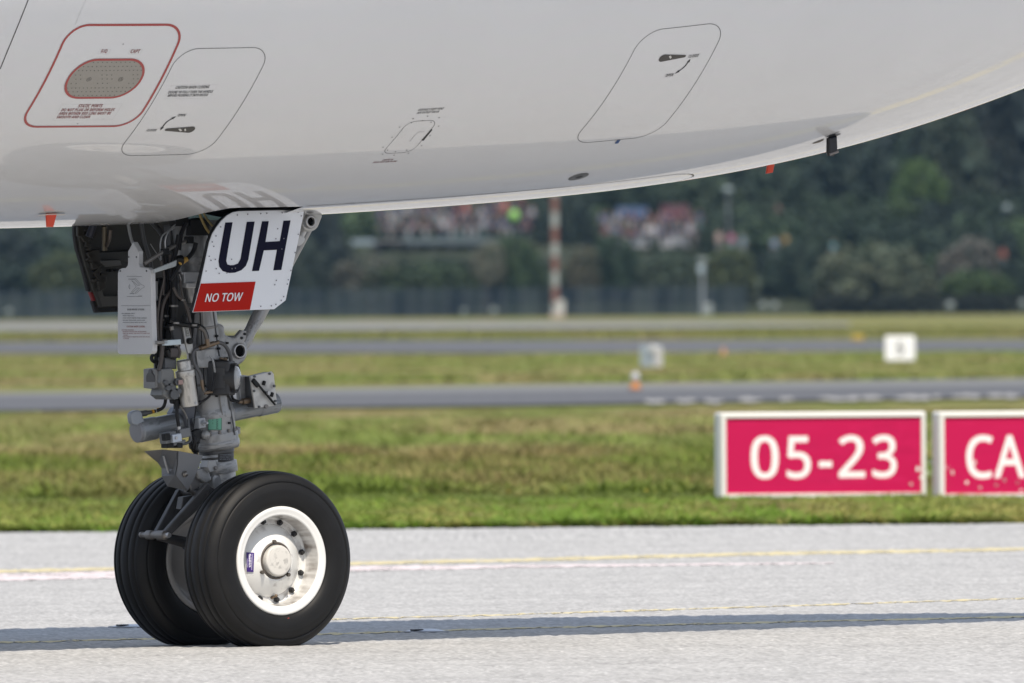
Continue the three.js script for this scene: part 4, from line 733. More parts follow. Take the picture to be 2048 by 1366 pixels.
// tow fitting cover: a folded grey plate aft of the piston
{
  const K = { a: [290.5, 902, -0.02], b: [325, 899, 0.02], c: [357, 902, 0.1], d: [406, 911, 0.1], e: [390, 953, 0.1], f: [375.5, 981, 0.1], g: [352, 950, 0.1], h: [326, 952, -0.01], i: [325.5, 936, -0.02], j: [318, 925, -0.03], k: [356, 930, 0.1], l: [337, 972, 0.0], m: [349, 938, 0.05] };
  const q = {}; for (const [k, v] of Object.entries(K)) q[k] = at(...v);
  const F = [['a', 'j', 'b'], ['j', 'i', 'b'], ['b', 'i', 'm'], ['b', 'm', 'c'], ['c', 'm', 'k'], ['i', 'h', 'm'], ['m', 'h', 'g'], ['m', 'g', 'k'], ['c', 'k', 'd'], ['k', 'e', 'd'], ['k', 'g', 'f'], ['k', 'f', 'e'], ['h', 'l', 'g'], ['g', 'l', 'f']], P = [];
  const n = V(0.3, 0.1, 0.9).normalize().multiplyScalar(-0.007);
  for (const f of F) { for (const k of f) P.push(...q[k].toArray()); for (const k of [...f].reverse()) P.push(...q[k].clone().add(n).toArray()); }
  const edge = ['a', 'j', 'i', 'h', 'l', 'f', 'e', 'd', 'c', 'b'];
  edge.forEach((k, i) => { const a = q[k], b = q[edge[(i + 1) % edge.length]], a2 = a.clone().add(n), b2 = b.clone().add(n); P.push(...a.toArray(), ...a2.toArray(), ...b.toArray(), ...b.toArray(), ...a2.toArray(), ...b2.toArray()); });
  const g = new THREE.BufferGeometry(); g.setAttribute('position', new THREE.Float32BufferAttribute(P, 3)); g.computeVertexNormals();
  const s = mesh('gravel_shield', g, mat([0.15, 0.15, 0.152], 0.36, 0.45, { side: THREE.DoubleSide, map: null }), plane);
  mesh('shield_bolt', [latheG(at(369.5, 948, 0.1), at(369.5, 948, 0.1).add(V(0, 0, 0.13 - (0.1))), [[0, 0], [0, 0.013], [0.006, 0.013], [0.008, 0.008], [0.016, 0.008], [0.016, 0]])], steelDark, s);
  mesh('shield_rib', hoseG([at(327, 912, 0.035), at(332, 930, 0.035), at(337.5, 946, 0.035)], 0.005), mat([0.3, 0.305, 0.31], 0.35, 0.45), s);
  mesh('shield_bracket', [plateG([[377, 955], [392, 950], [402, 955], [400, 972], [384, 984]], 0.05, 0.06), hoseG([at(376, 980, 0.08), at(386, 986, 0.06), at(390, 992, 0.05)], 0.01)], steelDark, s);
}
// door placard: the white paddle behind the leg
{
  const X = -0.5, f = (x, y) => atX(x, y, X), o = [[267, 484], [277.8, 503], [278, 527], [279.5, 532.5], [283, 534.5], [296, 535.5], [301, 540], [302.5, 547], [304, 620], [306.5, 690], [306, 702], [302, 708], [240, 708.5], [236.2, 705], [236.5, 547], [239, 539.5], [244, 536.5], [252.5, 535.5], [256, 531], [256.8, 525], [256.8, 503]];
  const s = new THREE.Shape(o.map(([x, y]) => { const q = f(x, y); return new THREE.Vector2(q.z, q.y); }));
  const g = new THREE.ExtrudeGeometry(s, { depth: 0.02, bevelEnabled: true, bevelThickness: 0.003, bevelSize: 0.003, bevelOffset: -0.003, bevelSegments: 2 });
  g.applyMatrix4(new THREE.Matrix4().makeBasis(V(0, 0, 1), V(0, 1, 0), V(-1, 0, 0)).setPosition(X + 0.02, 0, 0));
  const p = mesh('placard', g, mat([0.52, 0.525, 0.54], 0.45, 0, { specularIntensity: 0.6 }), plane);
  const t = canvasTex(256, 640, (c, w, h) => {
    c.fillStyle = '#2a2c30'; c.strokeStyle = '#3a3c40'; c.lineWidth = 2; c.font = 'bold 15px sans-serif'; c.textAlign = 'left';
    c.strokeRect(52, 4, 130, 1); c.fillText('CLOSED', 64, 36); c.fillText('OPEN', 76, 178);
    c.beginPath(); for (const [x, y] of [[96, 46], [150, 96], [164, 92], [120, 30], [128, 24], [176, 84], [200, 92], [206, 110], [184, 122], [132, 172], [122, 168], [162, 122], [148, 116], [98, 164], [92, 156], [134, 106]]) c.lineTo(x, y); c.closePath(); c.stroke();
    c.beginPath(); c.arc(110, 104, 40, 2.5, 3.7); c.lineWidth = 4; c.stroke(); c.lineWidth = 2; c.strokeRect(52, 200, 100, 1); c.fillRect(150, 196, 34, 5); c.strokeRect(0, 292, 256, 1);
    c.textAlign = 'center'; c.font = 'bold 24px sans-serif'; c.fillText('DOOR GROUND OPENING', 128, 338, 150);
    c.textAlign = 'left'; c.font = 'bold 13px sans-serif';
    [['ON GROUND ONLY', 4], ['PRESS AND PULL', 14], ['PUSH SAFETY PIN IN TURN HANDLE', 14], ['SECURE TWO LEVER SAFETY PIN', 14], ['CHECK DOOR LOCKED BY SAFETY PIN UNTIL CLOSE', 14]].forEach(([s2, x], i) => c.fillText(s2, x, 374 + i * 22, 210));
    c.fillStyle = '#8c2a26'; c.textAlign = 'center'; c.font = 'bold 24px sans-serif'; c.fillText('CAUTION WHEN CLOSING', 128, 506, 160);
    c.textAlign = 'left'; c.font = 'bold 13px sans-serif';
    [['BEFORE CLOSING', 4], ['REMOVE SAFETY PIN FROM DOOR', 14], ['TURN THE HANDLE AND PUSH TO CLOSED STOP', 14], ['LEVER', 20], ['CHECK NOBODY IS NEAR THE DOORS AND LATCHES', 14], ['CLOSED', 20]].forEach(([s2, x], i) => c.fillText(s2, x, 536 + i * 17, 236));
  });
  mesh('placard_print', printG([[242, 552], [300, 552], [301, 682], [242, 682]], (x, y) => atX(x, y, X - 0.006)), printMat(t), p);
  for (const [x, y] of [[259, 514], [274.5, 514], [242, 542], [294.5, 542]]) mesh('rivet', cylG(f(x, y).add(V(-0.003, 0, 0)), f(x, y).add(V(-0.007, 0, 0)), 0.004, 0.003, 8), greyDark, p);
  mesh('placard_backing', (() => { const a = atX(303, 562, X + 0.07), b = atX(314, 704, X + 0.07); return boxG(0.05, Math.abs(a.y - b.y), 0.06, V(X + 0.06, (a.y + b.y) / 2, (a.z + b.z) / 2 - 0.02)); })(), mat([0.4, 0.41, 0.42], 0.45), p);
  mesh('placard_stay', cylG(f(285, 690).add(V(0.03, 0, 0)), at(330, 684, 0.12), 0.008), steelDark, p);
}
// the white letter panel
{
  const Z = 0.3, o = [[477.7, 422], [545, 420.4], [609, 419], [600, 466], [571.7, 600.6], [548.8, 618.4], [470, 621.5], [385.8, 624.7], [401, 568], [419, 484], [425, 467], [432.5, 455], [442, 442], [454, 430.5], [465, 424.5]];
  const p = mesh('letter_panel', plateG(o, Z, 0.006, 0.002), panelWhite, plane);
  mesh('panel_edging', plateG([[607, 412.5], [608, 416], [545, 418], [478, 420.5], [463, 423.5], [452, 429.5], [440, 441], [430, 455], [423, 467], [417, 484], [399, 568], [384, 624], [386.5, 624.5], [401.5, 568], [419.5, 484], [425.5, 467], [433, 455], [442.5, 442.5], [454.5, 431], [466, 425], [478, 422], [545, 420], [608, 417.5], [610, 411]], Z - 0.0065, 0.022, 0.003), mat([0.012, 0.012, 0.013], 0.6), p);
  const navy = mat([0.005, 0.005, 0.02], 0.7, 0, { specularIntensity: 0.3 }), m1 = (x, y) => [140 + x / 3.938, 400 + y / 3.938];
  const U = [[1225, 178], [1281, 176], [1238, 430], [1231, 480], [1240, 507], [1262, 514], [1290, 513], [1325, 500], [1345, 465], [1395, 172], [1455, 170], [1405, 470], [1385, 520], [1350, 553], [1300, 572], [1255, 575], [1205, 560], [1178, 525], [1172, 480], [1180, 430]];
  const H = [[1515, 168], [1566, 167], [1540, 330], [1692, 323], [1680, 165].map((v, i) => v), [1737, 161], [1665, 551], [1604, 554], [1630, 393], [1530, 398], [1500, 558], [1436, 560]];
  H[4] = [1684, 163]; H[3] = [1655, 324];
  H.splice(8, 2, [1632, 392], [1527, 397]); H.splice(10, 1, [1489, 558]);
  mesh('letter', plateG(U.map((q) => m1(...q)), Z + 0.0025, 0.003, 0), navy, p);
  mesh('letter', plateG(H.map((q) => m1(...q)), Z + 0.0025, 0.003, 0), navy, p);
  mesh('no_tow_plate', plateG([[402.2, 567.2], [511.3, 563.3], [500, 619.6], [387, 623.9]], Z + 0.0025, 0.003, 0), mat([0.4, 0.012, 0.006], 0.7, 0, { specularIntensity: 0.3 }), p);
  const font = await new FontLoader().loadAsync('fonts/droid/droid_sans_regular.typeface.json');
  const shapes = font.generateShapes('NO TOW', 1), g = new THREE.ExtrudeGeometry(shapes, { depth: 0.001, curveSegments: 5, bevelEnabled: true, bevelThickness: 0.001, bevelSize: 0.022, bevelSegments: 1 }), bb = new THREE.Box3().setFromBufferAttribute(g.attributes.position), P = g.attributes.position;
  const c = [m1(1078, 737), m1(1366, 727), m1(1349, 795), m1(1061, 804)];
  for (let i = 0; i < P.count; i++) { const u = (P.getX(i) - bb.min.x) / (bb.max.x - bb.min.x), v = (P.getY(i) - bb.min.y) / (bb.max.y - bb.min.y), top = [lerp(c[0][0], c[1][0], u), lerp(c[0][1], c[1][1], u)], bot = [lerp(c[3][0], c[2][0], u), lerp(c[3][1], c[2][1], u)], q = at(lerp(bot[0], top[0], v), lerp(bot[1], top[1], v), Z + 0.004 + P.getZ(i)); P.setXYZ(i, q.x, q.y, q.z); }
  g.computeVertexNormals();
  mesh('no_tow_lettering', g, mat([0.75, 0.76, 0.78], 0.45, 0, { side: THREE.DoubleSide }), p);
  const riv = [[1318, 118], [1400, 112], [1503, 107], [1550, 104], [1672, 100], [1797, 95], [1822, 125], [1187, 212], [1150, 283], [1121, 330], [1133, 365], [1097, 443], [1111, 475], [1145, 468], [1072, 560], [1152, 541], [1175, 578], [1236, 574], [1273, 467], [1798, 270], [1773, 414], [1740, 555], [1720, 628], [1625, 633], [1613, 667], [1712, 662], [1683, 760], [1664, 791], [1622, 822], [1586, 833], [1503, 837], [1636, 226], [1622, 305], [1684, 303], [1668, 386], [1302, 537], [1276, 541]];
  mesh('rivet', riv.map((q) => cylG(at(...m1(...q), Z), at(...m1(...q), Z + 0.0042), 0.0032, 0.0024, 8)), mat([0.2, 0.2, 0.22], 0.4, 0.4), p).userData.kind = 'stuff';
}
// ---------------- wheels
const treadTex = tex(512, 256, (u, v) => { const a = fbm(nA, u * 32, v * 4, 4, 32, 4), b = fbm(nB, u * 10, v * 100, 3, 10, 100), sc = clamp((fbm(nD, u * 16, v * 8, 3, 16, 8) - 0.62) * 6, 0, 1) * 0.0015, k = 0.0035 + 0.004 * a + 0.004 * b; return [k + sc, k + sc * 0.8, k * 1.05 + sc * 0.55]; }, { srgb: true });
const rubber = mat([1, 1, 1], 0.55, 0, { map: treadTex, specularIntensity: 0.5 });
const rimTex = tex(1024, 512, (u, v) => {
  // v runs from the outer flange (0) to the hub (1)
  const n = fbm(nB, u * 64, v * 6, 4, 64, 6), m = fbm(nA, u * 24, v * 16, 4, 24, 16), wall = clamp((v - 0.345) * 40, 0, 1) * clamp((0.47 - v) * 40, 0, 1), web = clamp(1 - Math.abs(v - 0.55) / 0.07, 0, 1), low = 1, ring = Math.abs(v - 0.605) < 0.012 && n > 0.4 ? 0.7 : 0;
  const dirt = clamp(wall * (0.05 + 1.1 * n * m * 1.4) + ring + web * clamp(m * 2.2 - 0.85, 0, 0.75) + clamp(m - 0.6, 0, 1) * 1.6 * (v > 0.6 ? 1 : 0.15), 0, 0.92) * low;
  return [lerp(0.74, 0.13, dirt), lerp(0.735, 0.1, dirt), lerp(0.715, 0.075, dirt)];
}, { srgb: true });
const rimMat = mat([1, 1, 1], 0.38, 0.05, { map: rimTex, clearcoat: 0.4, clearcoatRoughness: 0.2 });
function spin(profile, seg = 96) { const g = new THREE.LatheGeometry(profile.map(([w, r]) => new THREE.Vector2(r, w)), seg); g.rotateX(Math.PI / 2); return g; }   // profile [outboard, radius]; outboard = +z
const capTex = tex(256, 256, (u, v) => { const a = fbm(nA, u * 8, v * 8, 4, 8, 8), k = 1 - clamp((a - 0.5) * 1.6, 0, 0.35); return [k, k * 0.985, k * 0.96]; }, { srgb: true });
function makeWheel(side) {
  const w = group('nose_wheel', plane), axle = 0.362;
  const half = [[0.0, 0.381], [0.022, 0.3808], [0.0235, 0.371], [0.033, 0.371], [0.0345, 0.38], [0.06, 0.3777], [0.0615, 0.3675], [0.071, 0.367], [0.0725, 0.3755], [0.088, 0.369], [0.1, 0.358], [0.1085, 0.345], [0.1125, 0.337], [0.1085, 0.3345], [0.1088, 0.3305], [0.1145, 0.328], [0.119, 0.307], [0.1188, 0.304], [0.1205, 0.302], [0.1208, 0.285], [0.1195, 0.265], [0.115, 0.248], [0.107, 0.236], [0.098, 0.229], [0.088, 0.226]];
  const prof = [...half.slice(1).reverse().map(([a, r]) => [-a, r]), ...half];
  const tg = spin(prof, 144);
  const P = tg.attributes.position;
  for (let i = 0; i < P.count; i++) { const y = P.getY(i), lo = -axle + 0.0005; if (y < -0.3) { const k = clamp((-0.3 - y) / 0.08, 0, 1); P.setZ(i, P.getZ(i) * (1 + 0.05 * k)); } if (y < lo) P.setY(i, lo + (y - lo) * 0.03); }
  tg.computeVertexNormals();
  mesh('tyre', tg, rubber, w);
  const rimP = [[0.088, 0.225], [0.096, 0.2305], [0.104, 0.231], [0.1085, 0.226], [0.1085, 0.216], [0.104, 0.209], [0.1045, 0.2], [0.103, 0.195], [0.099, 0.192], [0.05, 0.187], [0.022, 0.185], [0.014, 0.181], [0.012, 0.176], [0.012, 0.155], [0.015, 0.152], [0.022, 0.146], [0.045, 0.115], [0.058, 0.094], [0.063, 0.085], [0.065, 0.08], [0.06, 0.078], [0.05, 0.07], [0.05, 0.0]];
  const rg = spin(rimP, 120); mesh('rim', rg, rimMat, w);
  mesh('inner_rim', spin([[-0.088, 0.225], [-0.1, 0.231], [-0.107, 0.226], [-0.104, 0.205], [-0.09, 0.195], [-0.02, 0.185], [-0.012, 0.14], [-0.03, 0.08], [-0.06, 0.07], [-0.06, 0.0]].map(([a, r]) => [a, r])), mat([0.35, 0.34, 0.33], 0.45, 0.1), w);
  mesh('hub_ring', spin([[0.052, 0.079], [0.066, 0.0785], [0.068, 0.073], [0.06, 0.07]]), mat([0.12, 0.1, 0.085], 0.5, 0.4), w);
  mesh('hub_cap', spin([[0.05, 0.0665], [0.082, 0.0665], [0.0875, 0.0635], [0.09, 0.056], [0.0905, 0.02], [0.0905, 0]], 64), mat([0.6, 0.59, 0.565], 0.5, 0, { map: capTex }), w);
  const a0 = 0.2, N = 12;
  for (let i = 0; i < N; i++) {
    const a = a0 + i / N * 6.2832, c = V(Math.cos(a) * 0.1685, Math.sin(a) * 0.1685, 0.011);
    mesh('bolt', [cylG(c, c.clone().add(V(0, 0, 0.012)), 0.0125, 0.0125, 6), cylG(c.clone().add(V(0, 0, 0.012)), c.clone().add(V(0, 0, 0.022)), 0.0075, 0.007, 10)], mat([0.035, 0.034, 0.034], 0.5, 0.4), w);
  }
  for (const [x, y] of [[-0.012, 0.081], [-0.073, -0.047], [0.06, -0.06]]) mesh('hub_screw', cylG(V(x, y, 0.055), V(x, y, 0.076), 0.008, 0.008, 8), mat([0.1, 0.085, 0.07], 0.5, 0.4), w);
  mesh('air_valve', [cylG(V(0.012, -0.158, 0.012), V(0.014, -0.15, 0.04), 0.006, 0.005, 10), new THREE.SphereGeometry(0.0072, 12, 8).translate(0.014, -0.149, 0.043)], brass, w);
  mesh('slip_mark', spinPatch(0.02, 0.3, 0.1195), mat([0.5, 0.04, 0.03], 0.6, 0, { side: THREE.DoubleSide }), w);
  const lab = [[-0.18, 0.035], [-0.13, 0.035], [-0.13, -0.05], [-0.18, -0.05]];
  w.scale.setScalar(1.022); w.position.set(0, 0.3708, side * 0.266);
  if (side < 0) w.rotation.y = Math.PI;
  return w;
}
function spinPatch(w, r, z) { const g = new THREE.CircleGeometry(0.006, 10); g.translate(0.028, -0.247, z - 0.006); return g; }
const near = makeWheel(1), far = makeWheel(-1);
tag(near, 'near wheel, its sunlit white rim with purple sticker facing outward'); tag(far, 'far wheel, in shade behind the near one');
{
  // purple maker's sticker on the dish of the near rim
  const cone = (x, y) => { // meet the dish cone between radius .146 and .094
    const v = rayA(x, y).normalize(); const lo = (0.266 + 0.115 - EYEA.z) / v.z, hi = (0.266 - EYEA.z) / v.z;
    for (let i = 0; i < 600; i++) { const t = lerp(lo, hi, i / 599), q = EYEA.clone().addScaledVector(v, t).sub(V(0, 0.3708, 0.266)).divideScalar(1.022), r = Math.hypot(q.x, q.y), w = q.z; const pw = r > 0.187 ? 0.099 - (0.192 - r) * 9 : r > 0.152 ? 0.013 : r > 0.146 ? 0.022 : r > 0.094 ? lerp(0.022, 0.058, (0.146 - r) / 0.052) : 0.06; if (w <= pw + 0.006) return V(q.x, q.y, w); }
    return V(0, 0, 0.1);
  };
  const c = [[492.5, 1104.5], [508.5, 1105.5], [507, 1144.5], [493.5, 1143.5]], t = canvasTex(96, 240, (g) => {
    g.fillStyle = '#3d2474'; g.fillRect(0, 0, 96, 240); g.save(); g.translate(40, 16); g.rotate(Math.PI / 2); g.fillStyle = '#fff'; g.font = 'bold 38px sans-serif'; g.fillText('Goodrich', 0, 10, 190); g.fillRect(2, -34, 196, 3); g.fillRect(40, -26, 158, 2); g.font = '15px sans-serif'; g.fillText('wheels & brakes', 60, 36); g.restore();
  });
  const g = new THREE.PlaneGeometry(1, 1, 10, 10), SP = g.attributes.position, SU = g.attributes.uv;
  for (let i = 0; i < SP.count; i++) { const u = SU.getX(i), v = SU.getY(i), q = cone(lerp(lerp(c[3][0], c[2][0], u), lerp(c[0][0], c[1][0], u), v), lerp(lerp(c[3][1], c[2][1], u), lerp(c[0][1], c[1][1], u), v)); SP.setXYZ(i, q.x, q.y, q.z); }
  g.computeVertexNormals();
  mesh('sticker', g, flat(t, 0.35), near);
}
mesh('axle', [cylG(V(0, 0.371, -0.3), V(0, 0.371, 0.3), 0.045), cylG(V(0, 0.371, -0.14), V(0, 0.371, 0.14), 0.075)], greyDark, leg);

// ------------------------------------------------------------------ signs and lights on the airfield
const base = (px, py) => onGround(px, py), scaleAt = (p) => FOC / -p.z;
const cream = mat([0.74, 0.73, 0.7], 0.45), signRed = mat([0.55, 0.012, 0.07], 0.3, 0, { clearcoat: 0.5, clearcoatRoughness: 0.12 });
function airfieldSign(text, pxL, pxR, pyTop, pyBottom, pyGround, textX, label) {
  const p = base((pxL + pxR) / 2, pyGround), k = scaleAt(p), yaw = 0.2, w = (pxR - pxL) / k / Math.cos(yaw), h = (pyBottom - pyTop) / k, lift = (pyGround - pyBottom) / k, t = 0.24;
  const s = group('airfield_sign'); s.position.copy(p); s.rotation.y = yaw;
  tag(s, label, 'sign', 'red signs in the grass');
  mesh('cabinet', new RoundedBoxGeometry(w, h, t, 3, 0.02).translate(0, lift + h / 2, -t / 2), cream, s);
  const b = 10 / k, fw = w - 2 * b, fh = h - 2 * b;
  const frame = new THREE.Shape([[-w / 2 + 0.012, lift + 0.012], [w / 2 - 0.012, lift + 0.012], [w / 2 - 0.012, lift + h - 0.012], [-w / 2 + 0.012, lift + h - 0.012]].map((q) => new THREE.Vector2(...q)));
  frame.holes.push(new THREE.Path([[-fw / 2, lift + b], [fw / 2, lift + b], [fw / 2, lift + h - b], [-fw / 2, lift + h - b]].map((q) => new THREE.Vector2(...q))));
  mesh('frame', new THREE.ExtrudeGeometry(frame, { depth: 0.018, bevelEnabled: true, bevelSize: 0.003, bevelThickness: 0.003, bevelSegments: 1 }).translate(0, 0, 0.003), cream, s);
  const tx = canvasTex(1024, 400, (c, W, H) => {
    c.fillStyle = '#bb0c4d'; c.fillRect(0, 0, W, H); const n = noise2(3, 32); for (let i = 0; i < 160; i++) { c.fillStyle = `rgba(${i % 2 ? 255 : 90},${i % 2 ? 120 : 0},${i % 2 ? 160 : 30},0.03)`; c.fillRect(n(i * 1.3, 2) * W, n(i * 2.7, 9) * H, 240 * n(i, 5), 4 + 30 * n(i, 7)); }
    c.fillStyle = c.strokeStyle = '#efe9e8'; c.lineWidth = 9; c.lineJoin = 'round'; c.textAlign = 'left'; c.font = '296px sans-serif';
    [...text].forEach((ch, i) => { const m = c.measureText(ch), l = m.actualBoundingBoxLeft, w0 = m.actualBoundingBoxRight + l, [a, b] = textX[i]; c.save(); c.translate(a * W, 0.785 * H); c.scale(((b - a) * W) / w0, 1); if (ch === '-') c.translate(0, 12); c.fillText(ch, l, 0); c.strokeText(ch, l, 0); c.restore(); });
  });
  const face = mesh('sign_face', new THREE.PlaneGeometry(fw, fh).translate(0, lift + h / 2, 0.006), new THREE.MeshPhysicalMaterial({ map: tx, roughness: 0.5, specularIntensity: 0.5 }), s);
  for (const x of [-0.36, 0.36]) mesh('leg', new THREE.CylinderGeometry(0.03, 0.03, lift + 0.1, 10).translate(x * w, lift / 2 - 0.05, -t / 2), greyPaint, s);
  return s;
}
airfieldSign('05-23', 1441, 1854, 824, 997, 1004, [[0.133, 0.27], [0.315, 0.432], [0.477, 0.543], [0.58, 0.71], [0.75, 0.872]], 'red sign with white runway numbers 05-23 in the grass');
airfieldSign('CAT', 1877, 2290, 822, 997, 1004, [[0.115, 0.248], [0.262, 0.412], [0.43, 0.56]], 'red sign with white letters CA, cut off by the right edge');
{
  const p = base(1800, 731), k = scaleAt(p), s = group('white_board'); s.position.copy(p); s.rotation.y = 0.05;
  tag(s, 'white square board with one dark digit beside the far runway', 'sign');
  mesh('board', new RoundedBoxGeometry(60 / k, 50 / k, 0.12, 3, 0.03).translate(0, 34 / k, 0), mat([0.8, 0.81, 0.83], 0.5), s);
  mesh('digit', new THREE.PlaneGeometry(22 / k, 36 / k).translate(0, 34 / k, 0.064), printMat(canvasTex(64, 96, (c) => { c.fillStyle = '#3a3d45'; c.font = 'bold 92px sans-serif'; c.textAlign = 'center'; c.fillText('5', 32, 81); })), s);
  for (const x of [-18, 18]) mesh('leg', new THREE.CylinderGeometry(0.03, 0.03, 12 / k, 8).translate(x / k, 5 / k, -0.02), greyPaint, s);
}
{
  const p = base(1302, 741), k = scaleAt(p), s = group('marker_board'); s.position.copy(p); s.rotation.y = -0.9;
  tag(s, 'blue-grey marker board seen at an angle between two far tarmac strips', 'sign');
  mesh('board', new RoundedBoxGeometry(46 / k, 46 / k, 0.22, 3, 0.02).translate(0, 27 / k, 0), mat([0.36, 0.42, 0.46], 0.5), s);
  mesh('side_plate', new RoundedBoxGeometry(0.03, 40 / k, 0.24, 2, 0.01).translate(24 / k, 27 / k, 0), mat([0.45, 0.45, 0.45], 0.5), s);
  mesh('lamp_disc', new THREE.CylinderGeometry(8 / k, 8 / k, 0.05, 18).rotateX(Math.PI / 2).translate(19 / k, 44 / k, 0.14), mat([0.6, 0.6, 0.6], 0.4), s);
  for (const x of [-14, 14]) mesh('leg', new THREE.CylinderGeometry(0.03, 0.03, 8 / k, 8).translate(x / k, 3 / k, 0), greyPaint, s);
}
const coneOrange = mat([0.42, 0.17, 0.05], 0.6);
{
  const p = base(1271, 780), k = scaleAt(p), s = group('edge_light'); s.position.copy(p);
  tag(s, 'taxiway edge light with white dome on an orange cone foot', 'light');
  mesh('cone_foot', new THREE.LatheGeometry([[0, 0], [13, 0], [12, 4], [8, 12], [6, 18], [0, 18]].map(([x, y]) => new THREE.Vector2(x / k, y / k)), 24), coneOrange, s);
  mesh('dome', new THREE.LatheGeometry([[0, 17], [7, 17], [9, 24], [8, 31], [4, 36], [0, 37]].map(([x, y]) => new THREE.Vector2(x / k, y / k)), 24), mat([0.42, 0.43, 0.45], 0.4), s);
}
{
  const p = base(1447, 714), k = scaleAt(p), s = group('marker_cone'); s.position.copy(p);
  tag(s, 'small orange marker cone at the near edge of the far runway', 'cone');
  mesh('cone', new THREE.LatheGeometry([[0, 0], [9, 0], [8, 2], [4, 16], [2, 19], [0, 19]].map(([x, y]) => new THREE.Vector2(x / k, y / k)), 20), mat([0.34, 0.18, 0.08], 0.6), s);
}
{
  const p = base(1716, 682), k = scaleAt(p), s = group('yellow_marker'); s.position.copy(p);
  tag(s, 'yellow marker lying on the far side of the runway', 'marker');
  mesh('marker_body', new RoundedBoxGeometry(26 / k, 11 / k, 0.3, 3, 0.04).translate(0, 7 / k, 0), mat([0.4, 0.29, 0.04], 0.6), s);
  mesh('foot', new RoundedBoxGeometry(20 / k, 4 / k, 0.25, 2, 0.02).translate(0, 1 / k, 0), mat([0.4, 0.3, 0.05], 0.7), s);
}
{
  // inset lights in the taxiway
  const make = (px, py, label) => {
    const p = onGround(px, py), s = group('inset_light'); s.position.copy(p); s.rotation.y = 0.5;
    tag(s, label, 'light');
    mesh('dome', new THREE.LatheGeometry([[0, 0.016], [0.04, 0.0155], [0.07, 0.011], [0.098, 0.004], [0.102, 0.001], [0.1, -0.01]].map(([x, y]) => new THREE.Vector2(x, y)), 32), mat([0.42, 0.46, 0.52], 0.3, 0.5), s);
    mesh('lens_slot', new RoundedBoxGeometry(0.05, 0.008, 0.04, 2, 0.003).translate(-0.06, 0.012, 0.03), mat([0.02, 0.02, 0.024], 0.3), s);
    mesh('collar', new THREE.TorusGeometry(0.104, 0.004, 6, 32).rotateX(Math.PI / 2).translate(0, 0.003, 0), mat([0.3, 0.31, 0.33], 0.5, 0.3), s);
  };
  make(851, 1264.5, 'flush taxiway light in the shadow to the right of the wheels');
  make(262, 1255, 'flush taxiway light just left of the far wheel');
}
// ------------------------------------------------------------------ grass
const halfW = (d) => d * 1024 / FOC * 1.2 + 0.6;
function bladesG(n, seed, wide) {
  const r = rng(seed), P = [], N = [];
  for (let i = 0; i < n; i++) {
    const a = r() * 6.283, x = (r() - 0.5) * wide, z = (r() - 0.5) * wide, h = 0.5 + 0.5 * r(), lean = (0.1 + 0.45 * r()) * h, w = (0.012 + 0.012 * r()) * (wide > 0.5 ? 2 : 1), dx = Math.cos(a), dz = Math.sin(a), ux = -dz * w, uz = dx * w;
    const m = [x + dx * lean * 0.35, h * 0.6, z + dz * lean * 0.35], t = [x + dx * lean, h, z + dz * lean];
    P.push(x - ux, 0, z - uz, x + ux, 0, z + uz, m[0] + ux * 0.8, m[1], m[2] + uz * 0.8, x - ux, 0, z - uz, m[0] + ux * 0.8, m[1], m[2] + uz * 0.8, m[0] - ux * 0.8, m[1], m[2] - uz * 0.8, m[0] - ux * 0.8, m[1], m[2] - uz * 0.8, m[0] + ux * 0.8, m[1], m[2] + uz * 0.8, ...t);
  }
  const g = new THREE.BufferGeometry(); g.setAttribute('position', new THREE.Float32BufferAttribute(P, 3)); g.computeVertexNormals();
  return g;
}
const bladeMat = new THREE.MeshPhysicalMaterial({ color: 0xffffff, roughness: 0.9, specularIntensity: 0.15, side: THREE.DoubleSide, transmission: 0.3, thickness: 0 });
const patchN = noise2(41, 128), patchM = noise2(42, 128);
function grassField(label, d0, d1, perM2, h0, h1, wide, seed, tone, edge, blades = 14, bias = 1) {
  const r = rng(seed), area = (d1 - d0) * (halfW(d0) + halfW(d1)), n = Math.round(area * perM2), g = bladesG(blades, seed, wide), im = new THREE.InstancedMesh(g, bladeMat, n), M = new THREE.Matrix4(), q = new THREE.Quaternion(), c = new THREE.Color();
  for (let i = 0; i < n; i++) {
    const d = lerp(d0, d1, Math.pow(r(), bias)), x = (r() * 2 - 1) * halfW(d), k = fbm(patchN, x * 0.5 + 40, d * 0.12, 3), k2 = patchM(x * 1.6 + 20, d * 0.35);
    const dd = edge ? -edgeZ(x) + 0.03 + (Math.pow(r(), 1.4) + 0.06 * (patchM(x * 4, 3) - 0.5)) * (d1 - d0) : d, s = lerp(h0, h1, clamp(r() * 0.5 + k2 * 0.9 - 0.2, 0, 1)), w = (0.8 + 0.5 * r()) * (wide > 0.5 ? 1 : 0.7 + s);
    M.compose(V(x, GROUND(dd, x) - 0.01, -dd), q.setFromAxisAngle(V(0, 1, 0), r() * 6.283), V(w, s, w)); im.setMatrixAt(i, M);
    const t = clamp((k - 0.42) * 3.2 + 0.1 + (r() - 0.5) * 0.7, 0, 1), v = 0.9 + 0.36 * r(); c.setRGB(lerp(tone[0][0], tone[1][0], t) * v, lerp(tone[0][1], tone[1][1], t) * v, lerp(tone[0][2], tone[1][2], t) * v); im.setColorAt(i, c);
  }
  im.name = numbered('grass'); im.castShadow = im.receiveShadow = true; scene.add(im);
  tag(im, label, 'grass', null, 'stuff');
}
const dEdge = -EDGE1.z, G0 = [[0.14, 0.19, 0.034], [0.25, 0.205, 0.085]], G1 = [[0.185, 0.235, 0.056], [0.3, 0.255, 0.12]], GB = [[0.15, 0.25, 0.03], [0.3, 0.28, 0.085]];
grassField('bright green grass tufts growing along the far edge of the pale taxiway', 120, 133, 60, 0.02, 0.12, 0.2, 51, GB, true, 14, 1);
